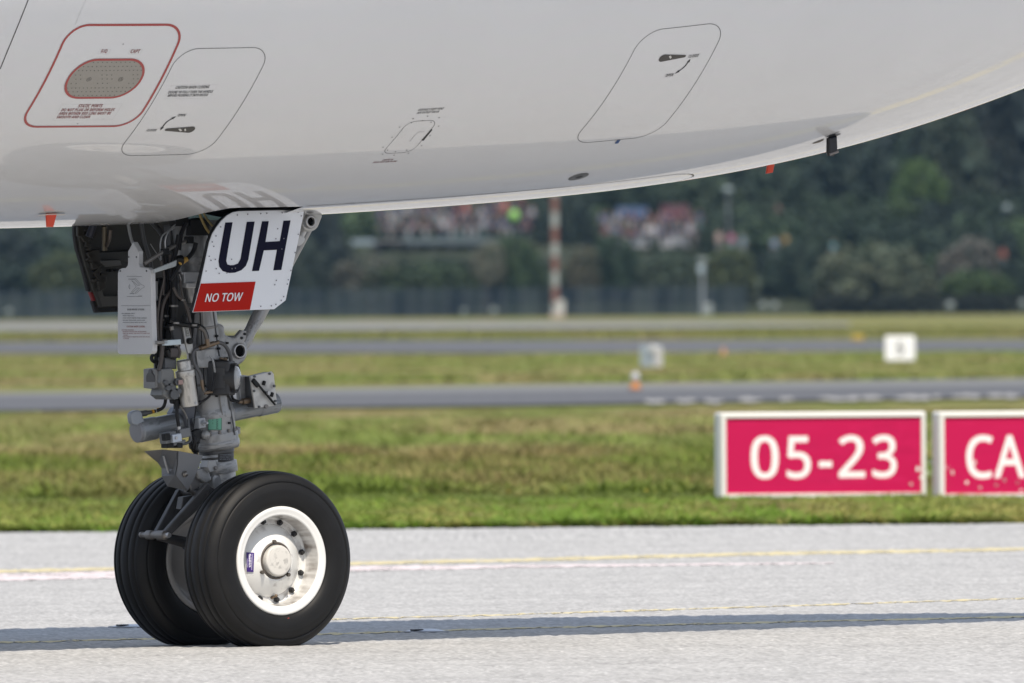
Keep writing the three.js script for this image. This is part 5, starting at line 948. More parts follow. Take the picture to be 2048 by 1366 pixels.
grassField('short dry meadow grass at the foot of the red signs', 131, 146, 34, 0.03, 0.11, 0.3, 52, G0, false);
grassField('taller dry yellowish meadow grass behind the red signs', 145.5, 180, 26, 0.07, 0.24, 0.34, 57, G0, false);
grassField('meadow grass reaching back from the red signs to the dark taxiway', 176, 222, 13, 0.1, 0.26, 0.5, 53, G1, false);
grassField('short grass along the near side of the dark taxiway', 220, dRow(824), 11, 0.03, 0.09, 0.5, 58, G1, false);
grassField('strip of grass between the dark taxiway and the runway', dRow(762), dRow(711), 2.6, 0.05, 0.16, 0.9, 54, G1, false);
grassField('strip of grass between the runway and the pale gravel strip', dRow(679), dRow(664), 0.5, 0.12, 0.3, 1.6, 55, [[0.17, 0.19, 0.055], [0.22, 0.2, 0.09]], false);
{
  // flower heads: flat clusters of small discs
  const disc = () => { const list = []; const r = rng(3); for (let i = 0; i < 9; i++) { const g = new THREE.CircleGeometry(0.16, 6); g.rotateX(-1.35 + r() * 0.25); g.translate((r() - 0.5) * 0.9, 1 + (r() - 0.5) * 0.05, (r() - 0.5) * 0.9); list.push(g); } const heads = list.reduce((k, g) => k + g.index.count, 0); list.push(new THREE.CylinderGeometry(0.012, 0.016, 1, 4).translate(0, 0.5, 0)); const g = merge(list), C = []; for (let i = 0; i < g.attributes.position.count; i++) C.push(...(i < heads ? [1, 1, 1] : [0.14, 0.22, 0.06])); g.setAttribute('color', new THREE.Float32BufferAttribute(C, 3)); return g; };
  const flowers = (name, label, color, list, seed) => { const im = new THREE.InstancedMesh(disc(), mat(color, 0.8, 0, { side: THREE.DoubleSide, vertexColors: true }), list.length), M = new THREE.Matrix4(), r = rng(seed); list.forEach(([px, py, pg, sc], i) => { const p = onGround(px, pg), k = scaleAt(p), h = (pg - py) / k, w = sc * 0.62 / k; M.compose(p, new THREE.Quaternion().setFromAxisAngle(V(0, 1, 0), r() * 6), V(w, h, w)); im.setMatrixAt(i, M); }); im.name = numbered(name); im.castShadow = true; scene.add(im); tag(im, label, 'flowers', null, 'stuff'); };
  const r = rng(77), wl = [[1836, 938, 1012, 13], [1862, 925, 1012, 10], [1858, 945, 1012, 13], [1843, 955, 1010, 8], [1895, 935, 1014, 12], [1905, 945, 1014, 8], [1935, 965, 1016, 10], [1950, 925, 1010, 7], [1960, 975, 1020, 8], [1992, 970, 1016, 10], [2000, 930, 1010, 7], [2010, 960, 1018, 8], [2035, 965, 1016, 12], [2042, 980, 1020, 9], [1822, 968, 1016, 8], [1415, 998, 1010, 12]];
  for (let i = 0; i < 34; i++) { const y = 850 + r() * 130; wl.push([1260 + (r() - 0.5) * 160, y, y + 22, 3 + r() * 4]); }
  flowers('white_flowers', 'white umbel flowers standing in front of the red signs', [0.72, 0.72, 0.68], wl, 4);
  const yl = []; for (let i = 0; i < 90; i++) { const y = 905 + r() * 80; yl.push([r() < 0.5 ? 20 + r() * 240 : 650 + r() * 760, y, y + 20, 2.5 + r() * 4]); }
  flowers('yellow_flowers', 'scattered yellow flowers in the dry meadow grass', [0.6, 0.42, 0.04], yl, 5);
}
// ------------------------------------------------------------------ far side: fence, hill, woods
const DF = dRow(634), KF = FOC / DF;                       // the fence line
const HILL = [[DF + 6, -0.2], [DF + 35, 4.3], [DF + 60, 6.5], [DF + 150, 11], [DF + 400, 20], [DF + 1200, 30]];
const hillY = (d) => { if (d <= HILL[0][0]) return -0.204; for (let i = 1; i < HILL.length; i++) if (d <= HILL[i][0]) return lerp(HILL[i - 1][1], HILL[i][1], (d - HILL[i - 1][0]) / (HILL[i][0] - HILL[i - 1][0])); return HILL[HILL.length - 1][1]; };
{
  const P = [], U = [], I = [], ds = [DF + 6, DF + 15, DF + 25, DF + 35, DF + 47, DF + 60, DF + 100, DF + 150, DF + 270, DF + 400, DF + 1200, DF + 5000], xs = []; for (let x = -900; x <= 900; x += 20) xs.push(x);
  const n = noise2(61, 64);
  ds.forEach((d, j) => xs.forEach((x) => { P.push(x, hillY(d) + (j ? (n(x * 0.05, d * 0.03) - 0.5) * 1.4 : 0), -d); U.push(x / 12, d / 12); }));
  for (let j = 0; j < ds.length - 1; j++) for (let i = 0; i < xs.length - 1; i++) { const a = j * xs.length + i; I.push(a, a + 1, a + xs.length, a + 1, a + xs.length + 1, a + xs.length); }
  const g = new THREE.BufferGeometry(); g.setAttribute('position', new THREE.Float32BufferAttribute(P, 3)); g.setAttribute('uv', new THREE.Float32BufferAttribute(U, 2)); g.setIndex(I); g.computeVertexNormals();
  setting('hill', g, mat([0.12, 0.17, 0.18], 0.95, 0, { map: grassTex }));
}
const atFar = (px, py, d) => atDepth(px, py, d);
{
  const f = group('perimeter_fence'); tag(f, 'long slate-grey fence of narrow upright slats before the wooded hill', 'fence');
  const x0 = atFar(-120, 620, DF).x, x1 = atFar(1487, 620, DF).x, H = 2.42, bay = 1.52, n = Math.round((x1 - x0) / bay);
  f.position.set(0, -0.2, -DF);
  const r = rng(8), tones = [[0.016, 0.028, 0.038], [0.025, 0.038, 0.047], [0.012, 0.022, 0.033], [0.034, 0.048, 0.056]].map((c) => mat(c, 0.7, 0, { specularIntensity: 0.4 }));
  const slatsG = []; for (let k = 0; k < 9; k++) slatsG.push(new THREE.BoxGeometry(0.11, H - 0.1, 0.03).translate(-0.62 + k * 0.155, H / 2, 0));
  slatsG.push(new THREE.BoxGeometry(bay - 0.1, 0.06, 0.04).translate(0, 0.35, -0.036), new THREE.BoxGeometry(bay - 0.1, 0.06, 0.04).translate(0, H - 0.35, -0.036));
  const sg = merge(slatsG), pg = new THREE.BoxGeometry(0.1, H + 0.1, 0.1).translate(0, (H + 0.1) / 2, -0.01), post = mat([0.05, 0.062, 0.075], 0.6, 0.1);
  for (let i = 0; i < n; i++) {
    const p = mesh('fence_panel', sg, tones[Math.floor(r() * 4)], f); p.position.x = x0 + (i + 0.5) * bay; p.userData.kind = 'stuff';
    const q = mesh('post', pg, post, f); q.position.x = x0 + i * bay;
  }
}
function crownG(seed, n, leaf, lobes) {
  const r = rng(seed), P = [], C = [];
  for (let i = 0; i < n; i++) {
    const l = lobes[Math.floor(r() * lobes.length)], u = r() * 2 - 1, a = r() * 6.283, q = Math.sqrt(1 - u * u), k = 0.72 + 0.3 * Math.pow(r(), 0.6), c = V(l[0] + Math.cos(a) * q * l[3] * k, l[1] + u * l[4] * k, l[2] + Math.sin(a) * q * l[3] * k);
    if (c.y < 0.02) c.y = 0.02 + r() * 0.05;
    const s = leaf * (0.6 + 0.8 * r()), t = V(r() - 0.5, r() - 0.5, r() - 0.5).normalize(), b = V(r() - 0.5, r() - 0.5, r() - 0.5).cross(t).normalize(), w = t.clone().cross(b).multiplyScalar(0.35);
    const A = c.clone().addScaledVector(t, -s), B = c.clone().addScaledVector(b, s * 0.6).addScaledVector(w, s), D = c.clone().addScaledVector(t, s), E = c.clone().addScaledVector(b, -s * 0.6).addScaledVector(w, s);
    for (const p of [A, B, D, A, D, E]) P.push(p.x, p.y, p.z);
    const v = 0.6 + 0.8 * r(), y = r() * 0.25; for (let j = 0; j < 6; j++) C.push(v * (1 + y), v, v * (1 - y * 0.6));
  }
  const g = new THREE.BufferGeometry(); g.setAttribute('position', new THREE.Float32BufferAttribute(P, 3)); g.setAttribute('color', new THREE.Float32BufferAttribute(C, 3)); g.computeVertexNormals();
  return g;
}
const LOBES = {
  round: [[0, 0.5, 0, 0.5, 0.5], [0.22, 0.36, 0.1, 0.3, 0.34], [-0.24, 0.34, 0, 0.28, 0.33], [0.05, 0.7, 0, 0.3, 0.3]],
  dome: [[0, 0.42, 0, 0.5, 0.58], [-0.24, 0.3, 0, 0.27, 0.42], [0.25, 0.3, 0, 0.26, 0.4]],
  tall: [[0, 0.6, 0, 0.36, 0.4], [0.16, 0.42, 0, 0.3, 0.3], [-0.18, 0.36, 0, 0.3, 0.3], [0.04, 0.82, 0, 0.22, 0.2], [0, 0.2, 0, 0.42, 0.22]],
  loose: [[0.1, 0.62, 0, 0.34, 0.34], [-0.22, 0.45, 0, 0.26, 0.3], [0.26, 0.3, 0, 0.22, 0.25], [-0.05, 0.25, 0, 0.4, 0.26]],
};
const crowns = {}; for (const [k, l] of Object.entries(LOBES)) crowns[k] = crownG(k.length * 17 + 3, 1500, 0.05, l);
const leafMats = {}; const leafMat = (c) => leafMats[c.join()] ??= new THREE.MeshPhysicalMaterial({ color: new THREE.Color().setRGB(...c), vertexColors: true, roughness: 0.85, side: THREE.DoubleSide });
const bark = mat([0.07, 0.055, 0.045], 0.9);
function plant(name, category, label, px, pyTop, pyBottom, wPx, d, shape, color, grp) {
  const t = group(name), b = atFar(px, pyBottom, d), k = FOC / d, h = (pyBottom - pyTop) / k, w = wPx / k, y = Math.min(b.y, hillY(d) + 0.3), H = b.y + h - y;
  t.position.set(b.x, y, -d); tag(t, label, category, grp);
  const c = mesh('crown', crowns[shape], leafMat(color), t); c.scale.set(w, h, Math.min(w, 9)); c.position.y = b.y - y; c.rotation.y = 0;
  const lift = b.y - y + h * 0.3;
  mesh('trunk', [new THREE.CylinderGeometry(0.02 * h + 0.03, 0.035 * h + 0.05, lift + 0.5, 8).translate(0, (lift + 0.5) / 2 - 0.4, 0), cylG(V(0, lift - 0.3, 0), V(w * 0.18, lift + h * 0.25, 0), 0.02 * h, 0.008 * h, 6), cylG(V(0, lift - 0.2, 0), V(-w * 0.18, lift + h * 0.22, 0.1), 0.02 * h, 0.008 * h, 6)], bark, t);
}
const DK = [0.0163, 0.0342, 0.0292], DB = [0.0178, 0.0323, 0.0331], MG = [0.0297, 0.0557, 0.0340], GG = [0.072, 0.1, 0.068], GG0 = [0.0490, 0.0719, 0.0583], LG = [0.0409, 0.0854, 0.0234], OL = [0.0446, 0.0674, 0.0292], PK = [0.0891, 0.0989, 0.0923];
const T = (...a) => plant('tree', 'tree', ...a, 'trees on the hill behind the fence'), B = (...a) => plant('bush', 'bush', ...a, 'bushes behind the fence');
B('broad round grey-green bush rising above the dark hedge', 1748, 478, 612, 236, DF + 9, 'dome', GG);
T('light green tree, the brightest on the wooded hill', 1838, 318, 470, 120, DF + 60, 'round', LG);
B('small light green bush below the brightest tree', 1800, 402, 470, 90, DF + 50, 'loose', [0.0409, 0.0764, 0.0284]);
T('tall dark tree on the hill at the right edge', 2008, 90, 440, 220, DF + 75, 'tall', DB);
T('tall blue-green tree between the belly mast and the light green tree', 1905, 190, 480, 170, DF + 70, 'tall', [0.0297, 0.0522, 0.0397]);
T('wide dark tree directly below the black belly mast', 1690, 250, 500, 210, DF + 66, 'round', DK);
T('dark green tree right of the far lamp, under the second orange blade', 1545, 320, 520, 180, DF + 64, 'round', [0.0223, 0.0449, 0.0321]);
T('dark tree behind the stall with the blue awning', 1240, 340, 450, 170, DF + 62, 'round', [0.0223, 0.0467, 0.0321]);
T('dark tree behind the striped mast', 1130, 385, 520, 120, DF + 48, 'round', DK);
T('mid green tree above the stall with the maroon awning', 1400, 350, 470, 190, DF + 63, 'round', MG);
B('dark rounded bush to the right of the striped mast', 1228, 468, 592, 112, DF + 12, 'round', [0.0163, 0.0405, 0.0227]);
B('deep green bush to the left of the striped mast', 1024, 470, 590, 120, DF + 12, 'round', [0.0252, 0.0557, 0.0227]);
B('pale blossoming bush leaning against the deep green bush', 975, 478, 572, 74, DF + 10, 'loose', [0.0965, 0.1169, 0.0945]);
B('low green bush below the crowded viewing platform', 842, 520, 600, 230, DF + 9, 'dome', [0.0371, 0.0674, 0.0302]);
B('greyish pink bush at the left end of the platform', 738, 505, 600, 150, DF + 10, 'dome', [0.0632, 0.0737, 0.0614]);
B('grey-green bush below the maroon awning', 1330, 500, 600, 130, DF + 11, 'loose', [0.0409, 0.0674, 0.0473]);
B('olive bush beside the grey far post', 1450, 490, 602, 130, DF + 12, 'loose', OL);
B('dark bush standing beside the round grey-green bush', 1592, 478, 606, 140, DF + 14, 'round', [0.0193, 0.0405, 0.0284]);
B('brownish bush in the gap right of the striped mast', 1165, 488, 590, 80, DF + 11, 'loose', [0.0594, 0.0674, 0.0473]);
B('low grey-green bush at the hill foot between round bush and hedge end', 1935, 470, 590, 130, DF + 20, 'loose', PK);
B('light green low bush showing over the hedge', 1955, 540, 600, 150, DF + 8, 'dome', [0.0446, 0.0854, 0.0265]);
T('dark tree at the left edge of the picture', 20, 455, 600, 150, DF + 30, 'round', DB);
B('olive bush left of the open bay door', 118, 500, 600, 130, DF + 12, 'loose', OL);
B('silvery bush high on the slope left of the open bay door', 100, 452, 520, 170, DF + 40, 'loose', [0.0891, 0.1348, 0.1512]);
T('dark tree half hidden behind the landing gear', 300, 430, 600, 240, DF + 30, 'round', DK);
T('dark tree just right of the white letter panel', 640, 400, 600, 130, DF + 30, 'tall', DB);
B('bluish bush low behind the letter panel', 590, 470, 600, 130, DF + 12, 'round', [0.0261, 0.0449, 0.0378]);
{
  const h = group('hedge'); tag(h, 'dark clipped hedge along the far grass at the right', 'hedge');
  const a = atFar(1625, 628, DF), b = atFar(2140, 622, DF), w = b.x - a.x;
  h.position.set((a.x + b.x) / 2, -0.25, -DF - 2);
  const g = crownG(99, 5200, 0.16, Array.from({ length: 14 }, (_, i) => [(i - 6.5) / 14 * w, 0.95, 0, w / 24, 0.78])); mesh('foliage', g, leafMat([0.01, 0.018, 0.014]), h);
  mesh('stem', Array.from({ length: 10 }, (_, i) => new THREE.CylinderGeometry(0.04, 0.05, 0.8, 6).translate((i - 4.5) / 10 * w, 0.4, 0)), bark, h).userData.kind = 'stuff';
}
{
  // the wood that covers the hill
  const r = rng(202), n = 620, im = new THREE.InstancedMesh(crownG(55, 900, 0.07, LOBES.round), leafMat([1, 1, 1]), n), M = new THREE.Matrix4(), c = new THREE.Color(), N = noise2(5, 32);
  for (let i = 0; i < n; i++) {
    const d = DF + 82 + Math.pow(r(), 1.3) * 300, x = (r() * 2 - 1) * d * 0.036, w = 3 + r() * 4.5, h = w * (0.8 + 0.5 * r());
        const k = 1.15, t = N(x * 0.2 + 10, d * 0.1);
    M.compose(V(x, hillY(d) - 0.6, -d), new THREE.Quaternion().setFromAxisAngle(V(0, 1, 0), r() * 6.28), V(w * k, h * k, w * k)); im.setMatrixAt(i, M);
    const g2 = Math.pow(t, 2) * (0.5 + r()); c.setRGB(0.007 + 0.022 * g2, 0.019 + 0.05 * g2, 0.02 + 0.004 * g2); im.setColorAt(i, c);
  }
  im.name = numbered('wood'); scene.add(im); tag(im, 'dark mixed wood covering the hillside behind the fence', 'wood', null, 'stuff');
}
{
  const r = rng(303), n = 900, im = new THREE.InstancedMesh(crownG(71, 420, 0.1, LOBES.dome), leafMat([1, 1, 1]), n), M = new THREE.Matrix4(), c = new THREE.Color(), N = noise2(6, 32);
  for (let i = 0; i < n; i++) {
    let d = DF + 12 + r() * 74; const x = (r() * 2 - 1) * d * 0.034, px = 1024 + x / d * FOC; if (px > 1610 && px < 1890 && d < DF + 30) d += 30; const clearing = (px > 700 && px < 1420) && d > DF + 26 && d < DF + 50, w = clearing ? 1.4 : 2.2 + r() * 3, h = clearing || (px > 1400 && px < 1720 && d < DF + 38) || (px > 1960 && d < DF + 30) ? 0.6 + 0.7 * r() : Math.min(d < DF + 30 ? 2.6 : 4, w * (0.6 + 0.4 * r())), t = N(x * 0.25 + 10, d * 0.2), g2 = t * t;
    M.compose(V(x, hillY(d) - 0.4, -d), new THREE.Quaternion().setFromAxisAngle(V(0, 1, 0), r() * 6.28), V(w, h, w)); im.setMatrixAt(i, M);
    c.setRGB(0.01 + 0.03 * g2, 0.024 + 0.055 * g2, 0.02 + 0.012 * g2); im.setColorAt(i, c);
  }
  im.name = numbered('undergrowth'); scene.add(im); tag(im, 'low dark undergrowth covering the slope behind the fence', 'undergrowth', null, 'stuff');
}
// ------------------------------------------------------------------ mast, lamps, small posts
{
  const p = atFar(1114, 632, DF - 6), k = KF, m = group('striped_mast'); m.position.set(p.x, -0.2, -(DF - 6)); tag(m, 'tall mast banded red and white with a pale box at its foot', 'mast');
  const redM = mat([0.15, 0.068, 0.052], 0.6), whM = mat([0.26, 0.285, 0.28], 0.6);
  let y = 0; [1.1, 1.35, 1.2, 1.25, 1.05, 1.3, 1.2, 1.3, 1.2, 1.3, 1.2].forEach((h, i) => { mesh('band', new THREE.CylinderGeometry(0.29, 0.29, h, 16).translate(-0.14, y + h / 2, 0), i % 2 ? redM : whM, m); y += h; });
  mesh('foot_box', new RoundedBoxGeometry(0.62, 1.1, 0.5, 2, 0.05).translate(0.3, 0.8, 0.3), mat([0.4, 0.41, 0.4], 0.5), m);
  mesh('foot_plinth', new RoundedBoxGeometry(1.1, 0.3, 0.9, 2, 0.04).translate(0.05, 0.15, 0.1), mat([0.4, 0.32, 0.3], 0.8), m);
}
function lamp(px, pyHead, pyFoot, d, label) {
  const h = atFar(px, pyHead, d), f = atFar(px, pyFoot, d), l = group('street_lamp'); l.position.set(h.x, Math.min(f.y, hillY(d)), -d); const H = h.y - l.position.y; tag(l, label, 'street lamp', 'street lamps on the hill');
  mesh('pole', new THREE.CylinderGeometry(0.09, 0.13, H, 10).translate(0, H / 2, 0), mat([0.16, 0.18, 0.2], 0.5, 0.3), l);
  mesh('lamp_head', new THREE.LatheGeometry([[0, -0.3], [0.3, -0.25], [0.42, 0], [0.36, 0.22], [0.12, 0.34], [0, 0.35]].map(([x, y]) => new THREE.Vector2(x, y)), 18).translate(0, H, 0), mat([0.2, 0.25, 0.26], 0.5), l);
}
lamp(1456, 381, 560, DF + 44, 'street lamp with pale head above the gap between the awnings and the dark tree');
lamp(2015, 417, 520, DF + 50, 'street lamp with pale head near the right edge');
{
  const p = atFar(1405, 628, DF - 5), m = group('equipment_post'); m.position.set(p.x, -0.2, -(DF - 5)); tag(m, 'slim grey post with pale instruments at its top in front of the fence', 'post');
  mesh('pole', new THREE.CylinderGeometry(0.13, 0.15, 4.4, 10).translate(0, 2.2, 0), mat([0.25, 0.28, 0.32], 0.5, 0.3), m);
  mesh('instrument', new RoundedBoxGeometry(0.72, 0.42, 0.4, 2, 0.08).translate(0, 4.5, 0), mat([0.17, 0.205, 0.21], 0.5), m);
  mesh('instrument', new RoundedBoxGeometry(0.5, 0.6, 0.36, 2, 0.08).translate(-0.08, 3.75, 0), mat([0.3, 0.38, 0.46], 0.5), m);
  mesh('foot_box', new RoundedBoxGeometry(0.7, 0.9, 0.4, 2, 0.06).translate(0.45, 0.55, 0.2), mat([0.2, 0.23, 0.24], 0.5), m);
}
function smallLight(px, py, d, label, s = 1) {
  const p = atFar(px, py, d), l = group('approach_light'); l.position.set(p.x, -0.2, -d); tag(l, label, 'light', 'small pale lights before the fence'); const H = Math.max(0.5, p.y + 0.2);
  mesh('stem', new THREE.CylinderGeometry(0.06, 0.09, H, 8).translate(0, H / 2, 0), mat([0.14, 0.16, 0.16], 0.6), l);
  mesh('lamp_head', new THREE.LatheGeometry([[0, -0.22], [0.2, -0.2], [0.26, 0], [0.2, 0.2], [0, 0.24]].map(([x, y]) => new THREE.Vector2(x * s, y * s)), 14).translate(0, H, 0), mat([0.16, 0.19, 0.19], 0.6), l);
}
smallLight(1526, 612, DF - 8, 'left one of a pair of pale lights right of the fence end', 1.3); smallLight(1549, 612, DF - 8, 'right one of a pair of pale lights right of the fence end', 1.3);
smallLight(1900, 612, DF - 8, 'single pale light in front of the hedge', 1.5); smallLight(2046, 608, DF - 8, 'pale light at the right edge before the hedge', 1.3);
smallLight(987, 622, DF - 8, 'pale light before the fence, nearest to the striped mast', 1.2); smallLight(927, 628, DF - 8, 'faint pale light before the fence, second left from the striped mast', 0.9); smallLight(17, 624, DF - 8, 'pale light before the fence at the left edge', 1.1);
// ------------------------------------------------------------------ people on the hill
const bodyBase = (() => {
  // one continuous standing figure, 1.74 m, arms a little away from the body
  const J = [[0, 1.6, 0.01, 0.1, 0, 1.66, 0, 0.095], [0, 1.42, 0, 0.06, 0, 1.54, 0, 0.055], [0, 1.12, 0, 0.15, 0, 1.34, 0, 0.15], [-0.13, 1.36, 0, 0.075, 0.13, 1.36, 0, 0.075], [0, 0.92, 0, 0.15, 0, 1.12, 0, 0.14], [-0.09, 0.88, 0, 0.09, -0.1, 0.48, 0, 0.06], [0.09, 0.88, 0, 0.09, 0.1, 0.48, 0, 0.06], [-0.1, 0.48, 0, 0.06, -0.1, 0.08, -0.01, 0.04], [0.1, 0.48, 0, 0.06, 0.1, 0.08, -0.01, 0.04], [-0.1, 0.05, 0, 0.04, -0.11, 0.04, 0.14, 0.035], [0.1, 0.05, 0, 0.04, 0.11, 0.04, 0.14, 0.035], [-0.19, 1.35, 0, 0.055, -0.25, 1.07, 0, 0.042], [0.19, 1.35, 0, 0.055, 0.25, 1.07, 0, 0.042], [-0.25, 1.07, 0, 0.042, -0.24, 0.84, 0.07, 0.03], [0.25, 1.07, 0, 0.042, 0.24, 0.84, 0.07, 0.03], [-0.24, 0.82, 0.08, 0.033, -0.23, 0.73, 0.1, 0.022], [0.24, 0.82, 0.08, 0.033, 0.23, 0.73, 0.1, 0.022], [0, 1.62, 0.1, 0.02, 0, 1.6, 0.115, 0.015]];
  const R = 64, mc = new MarchingCubes(R, new THREE.MeshBasicMaterial(), false, false, 60000); mc.isolation = 0;
  const S = 0.95;                                          // half size of the grid in metres
  for (let k = 0; k < R; k++) for (let j = 0; j < R; j++) for (let i = 0; i < R; i++) {
    const x = (i - R / 2) / (R / 2) * S, y = (j - R / 2) / (R / 2) * S + 0.87, z = (k - R / 2) / (R / 2) * S; let m = 1e9, acc = 0;
    if (Math.abs(z) > 0.3 || Math.abs(x) > 0.42) { mc.field[k * R * R + j * R + i] = -1; continue; }
    for (const [ax, ay, az, ar, bx, by, bz, br] of J) { const dx = bx - ax, dy = by - ay, dz = bz - az, t = clamp(((x - ax) * dx + (y - ay) * dy + (z - az) * dz) / (dx * dx + dy * dy + dz * dz), 0, 1), q = Math.hypot(x - ax - dx * t, y - ay - dy * t, z - az - dz * t) - lerp(ar, br, t); acc += Math.exp(-q * 45); }
    mc.field[k * R * R + j * R + i] = Math.log(acc) / 45;
  }
  mc.update();
  const n = mc.count, P = Array.from(mc.positionArray.slice(0, n * 3)), Q = Array.from(mc.normalArray.slice(0, n * 3));
  for (let i = 0; i < n; i++) { P[i * 3] *= S; P[i * 3 + 1] = P[i * 3 + 1] * S + 0.87; P[i * 3 + 2] *= S; const l = Math.hypot(Q[i * 3], Q[i * 3 + 1], Q[i * 3 + 2]) || 1; Q[i * 3] /= l; Q[i * 3 + 1] /= l; Q[i * 3 + 2] /= l; }
  return { P, Q, n };
})();
const zone = (x, y, z) => (y > 1.66 || (y > 1.56 && z < -0.005) ? 'hair' : y > 1.43 ? 'skin' : y > 0.92 && !(Math.abs(x) > 0.2 && y < 1.1) ? 'shirt' : Math.abs(x) > 0.18 ? 'skin' : y > 0.1 ? 'trousers' : 'shoes');
const zoneTri = []; for (let i = 0; i < bodyBase.n; i += 3) { const c = [0, 1, 2].map((k) => (bodyBase.P[i * 3 + k] + bodyBase.P[i * 3 + 3 + k] + bodyBase.P[i * 3 + 6 + k]) / 3); zoneTri.push(zone(...c)); }
function shellG(which, off) { const P = [], Q = []; zoneTri.forEach((z, t) => { if (which && z !== which) return; for (let v = 0; v < 3; v++) for (let k = 0; k < 3; k++) { const o = (t * 3 + v) * 3 + k; P.push(bodyBase.P[o] + bodyBase.Q[o] * off); Q.push(bodyBase.Q[o]); } }); const g = new THREE.BufferGeometry(); g.setAttribute('position', new THREE.Float32BufferAttribute(P, 3)); g.setAttribute('normal', new THREE.Float32BufferAttribute(Q, 3)); return g; }
const bodyGeo = shellG(null, 0), wear = { hair: shellG('hair', 0.012), shirt: shellG('shirt', 0.014), trousers: shellG('trousers', 0.01), shoes: shellG('shoes', 0.008) };
const SHIRTS = [[0.3370, 0.3463, 0.3838], [0.2621, 0.2808, 0.3370], [0.0187, 0.0187, 0.0328], [0.0936, 0.0187, 0.0328], [0.0655, 0.0140, 0.0328], [0.0281, 0.0421, 0.1030], [0.0655, 0.0936, 0.1778], [0.1498, 0.1030, 0.1404], [0.0112, 0.0112, 0.0169], [0.1217, 0.1404, 0.1778], [0.0140, 0.0187, 0.0374], [0.1498, 0.1872, 0.2246]], PANTS = [[0.0187, 0.0234, 0.0468], [0.0112, 0.0112, 0.0169], [0.0374, 0.0515, 0.0936], [0.2059, 0.2059, 0.2059], [0.2808, 0.3089, 0.3370], [0.0936, 0.1591, 0.1685]], SKIN = [[0.24, 0.15, 0.12], [0.18, 0.11, 0.08], [0.28, 0.18, 0.15]], HAIR = [[0.03, 0.02, 0.015], [0.09, 0.05, 0.03], [0.25, 0.18, 0.1], [0.01, 0.01, 0.01]];
const pm = {}; const cloth = (c) => pm[c.join()] ??= mat(c, 0.8);
function person(px, pyFeet, d, turn, shirt, trousers, label, scale = 1) {
  const f = atFar(px, pyFeet, d), p = group('person'); p.position.set(f.x, f.y, -d); p.rotation.y = turn; p.scale.setScalar(scale); tag(p, label, 'person', 'people on the hill');
  const b = mesh('body', bodyGeo, cloth([0.26, 0.17, 0.13]), p);
  mesh('hair', wear.hair, cloth([0.04, 0.03, 0.02]), p); mesh('shirt', wear.shirt, cloth(shirt), p); mesh('trousers', wear.trousers, cloth(trousers), p); mesh('shoe', wear.shoes, cloth([0.03, 0.03, 0.03]), p);
}
person(1463, 505, DF + 34, 0.3, [0.34, 0.1, 0.2], [0.2, 0.3, 0.34], 'person in a pink top standing left of the one in pale blue'); person(1486, 510, DF + 34, -0.3, [0.14, 0.22, 0.27], [0.2, 0.25, 0.3], 'person in a pale blue top beside the one in pink');
person(1438, 502, DF + 36, 0.1, [0.36, 0.28, 0.26], [0.2, 0.2, 0.2], 'person in a beige top left of the one in pink');
person(1549, 515, DF + 33, 0.2, [0.16, 0.24, 0.34], [0.16, 0.2, 0.24], 'person in light blue beside the one in a yellow top'); person(1571, 510, DF + 33, -0.2, [0.26, 0.15, 0.03], [0.12, 0.14, 0.04], 'person in an orange-yellow top beside the one in light blue');
person(1556, 450, DF + 58, 0, [0.14, 0.05, 0.06], [0.16, 0.19, 0.21], 'person in a red top and pale trousers higher on the hill'); person(1667, 522, DF + 30, 0.4, [0.05, 0.17, 0.21], [0.08, 0.1, 0.12], 'person in a turquoise top left of the round bush');
person(2006, 536, DF + 24, 0, [0.2, 0.045, 0.03], [0.06, 0.08, 0.08], 'person in an orange-red top below the right street lamp');
function crowd(label, list, seed, name = 'crowd') {
  const r = rng(seed), P = [], Q = [], C = []; const pick = (a) => a[Math.floor(r() * a.length)];
  for (const [px, py, d] of list) {
    const f = atFar(px, py, d), a = (r() - 0.5) * 1.2, ca = Math.cos(a), sa = Math.sin(a), s = 0.92 + 0.16 * r(), col = { shirt: pick(SHIRTS), trousers: pick(PANTS), skin: pick(SKIN), hair: pick(HAIR), shoes: [0.03, 0.03, 0.03] };
    zoneTri.forEach((z, t) => { if (t % 2 && false) return; for (let v = 0; v < 3; v++) { const o = (t * 3 + v) * 3, x = bodyBase.P[o] * s, y = bodyBase.P[o + 1] * s, zz = bodyBase.P[o + 2] * s; P.push(f.x + x * ca + zz * sa, f.y + y, -d - x * sa + zz * ca); Q.push(bodyBase.Q[o] * ca + bodyBase.Q[o + 2] * sa, bodyBase.Q[o + 1], -bodyBase.Q[o] * sa + bodyBase.Q[o + 2] * ca); C.push(...col[z]); } });
  }
  const g = new THREE.BufferGeometry(); g.setAttribute('position', new THREE.Float32BufferAttribute(P, 3)); g.setAttribute('normal', new THREE.Float32BufferAttribute(Q, 3)); g.setAttribute('color', new THREE.Float32BufferAttribute(C, 3));
  tag(mesh(name, g, mat([1, 1, 1], 0.8, 0, { vertexColors: true })), label, 'crowd', null, 'stuff');
}
{
  const r = rng(64), A = [], B2 = [];
  for (let px = 762; px < 1062; px += 17) { A.push([px + r() * 6, 476 + r() * 3, DF + 40 + r() * 2]); }
  for (let px = 758; px < 1066; px += 17) A.push([px + r() * 6, 448 + r() * 4, DF + 43 + r() * 2]);
  for (let px = 800; px < 1060; px += 20) A.push([px + r() * 8, 424 + r() * 5, DF + 46 + r()]);
  crowd('dense crowd in white, dark and red clothes on the viewing platform', A, 31);
  for (let px = 1205; px < 1400; px += 14) B2.push([px + r() * 6, 486 + r() * 6, DF + 38 + r() * 2]);
  for (let px = 1200; px < 1400; px += 15) B2.push([px + r() * 6, 462 + r() * 4, DF + 41 + r() * 2]);
  crowd('crowd in pale and blue clothes around the stalls with awnings', B2, 32);
}
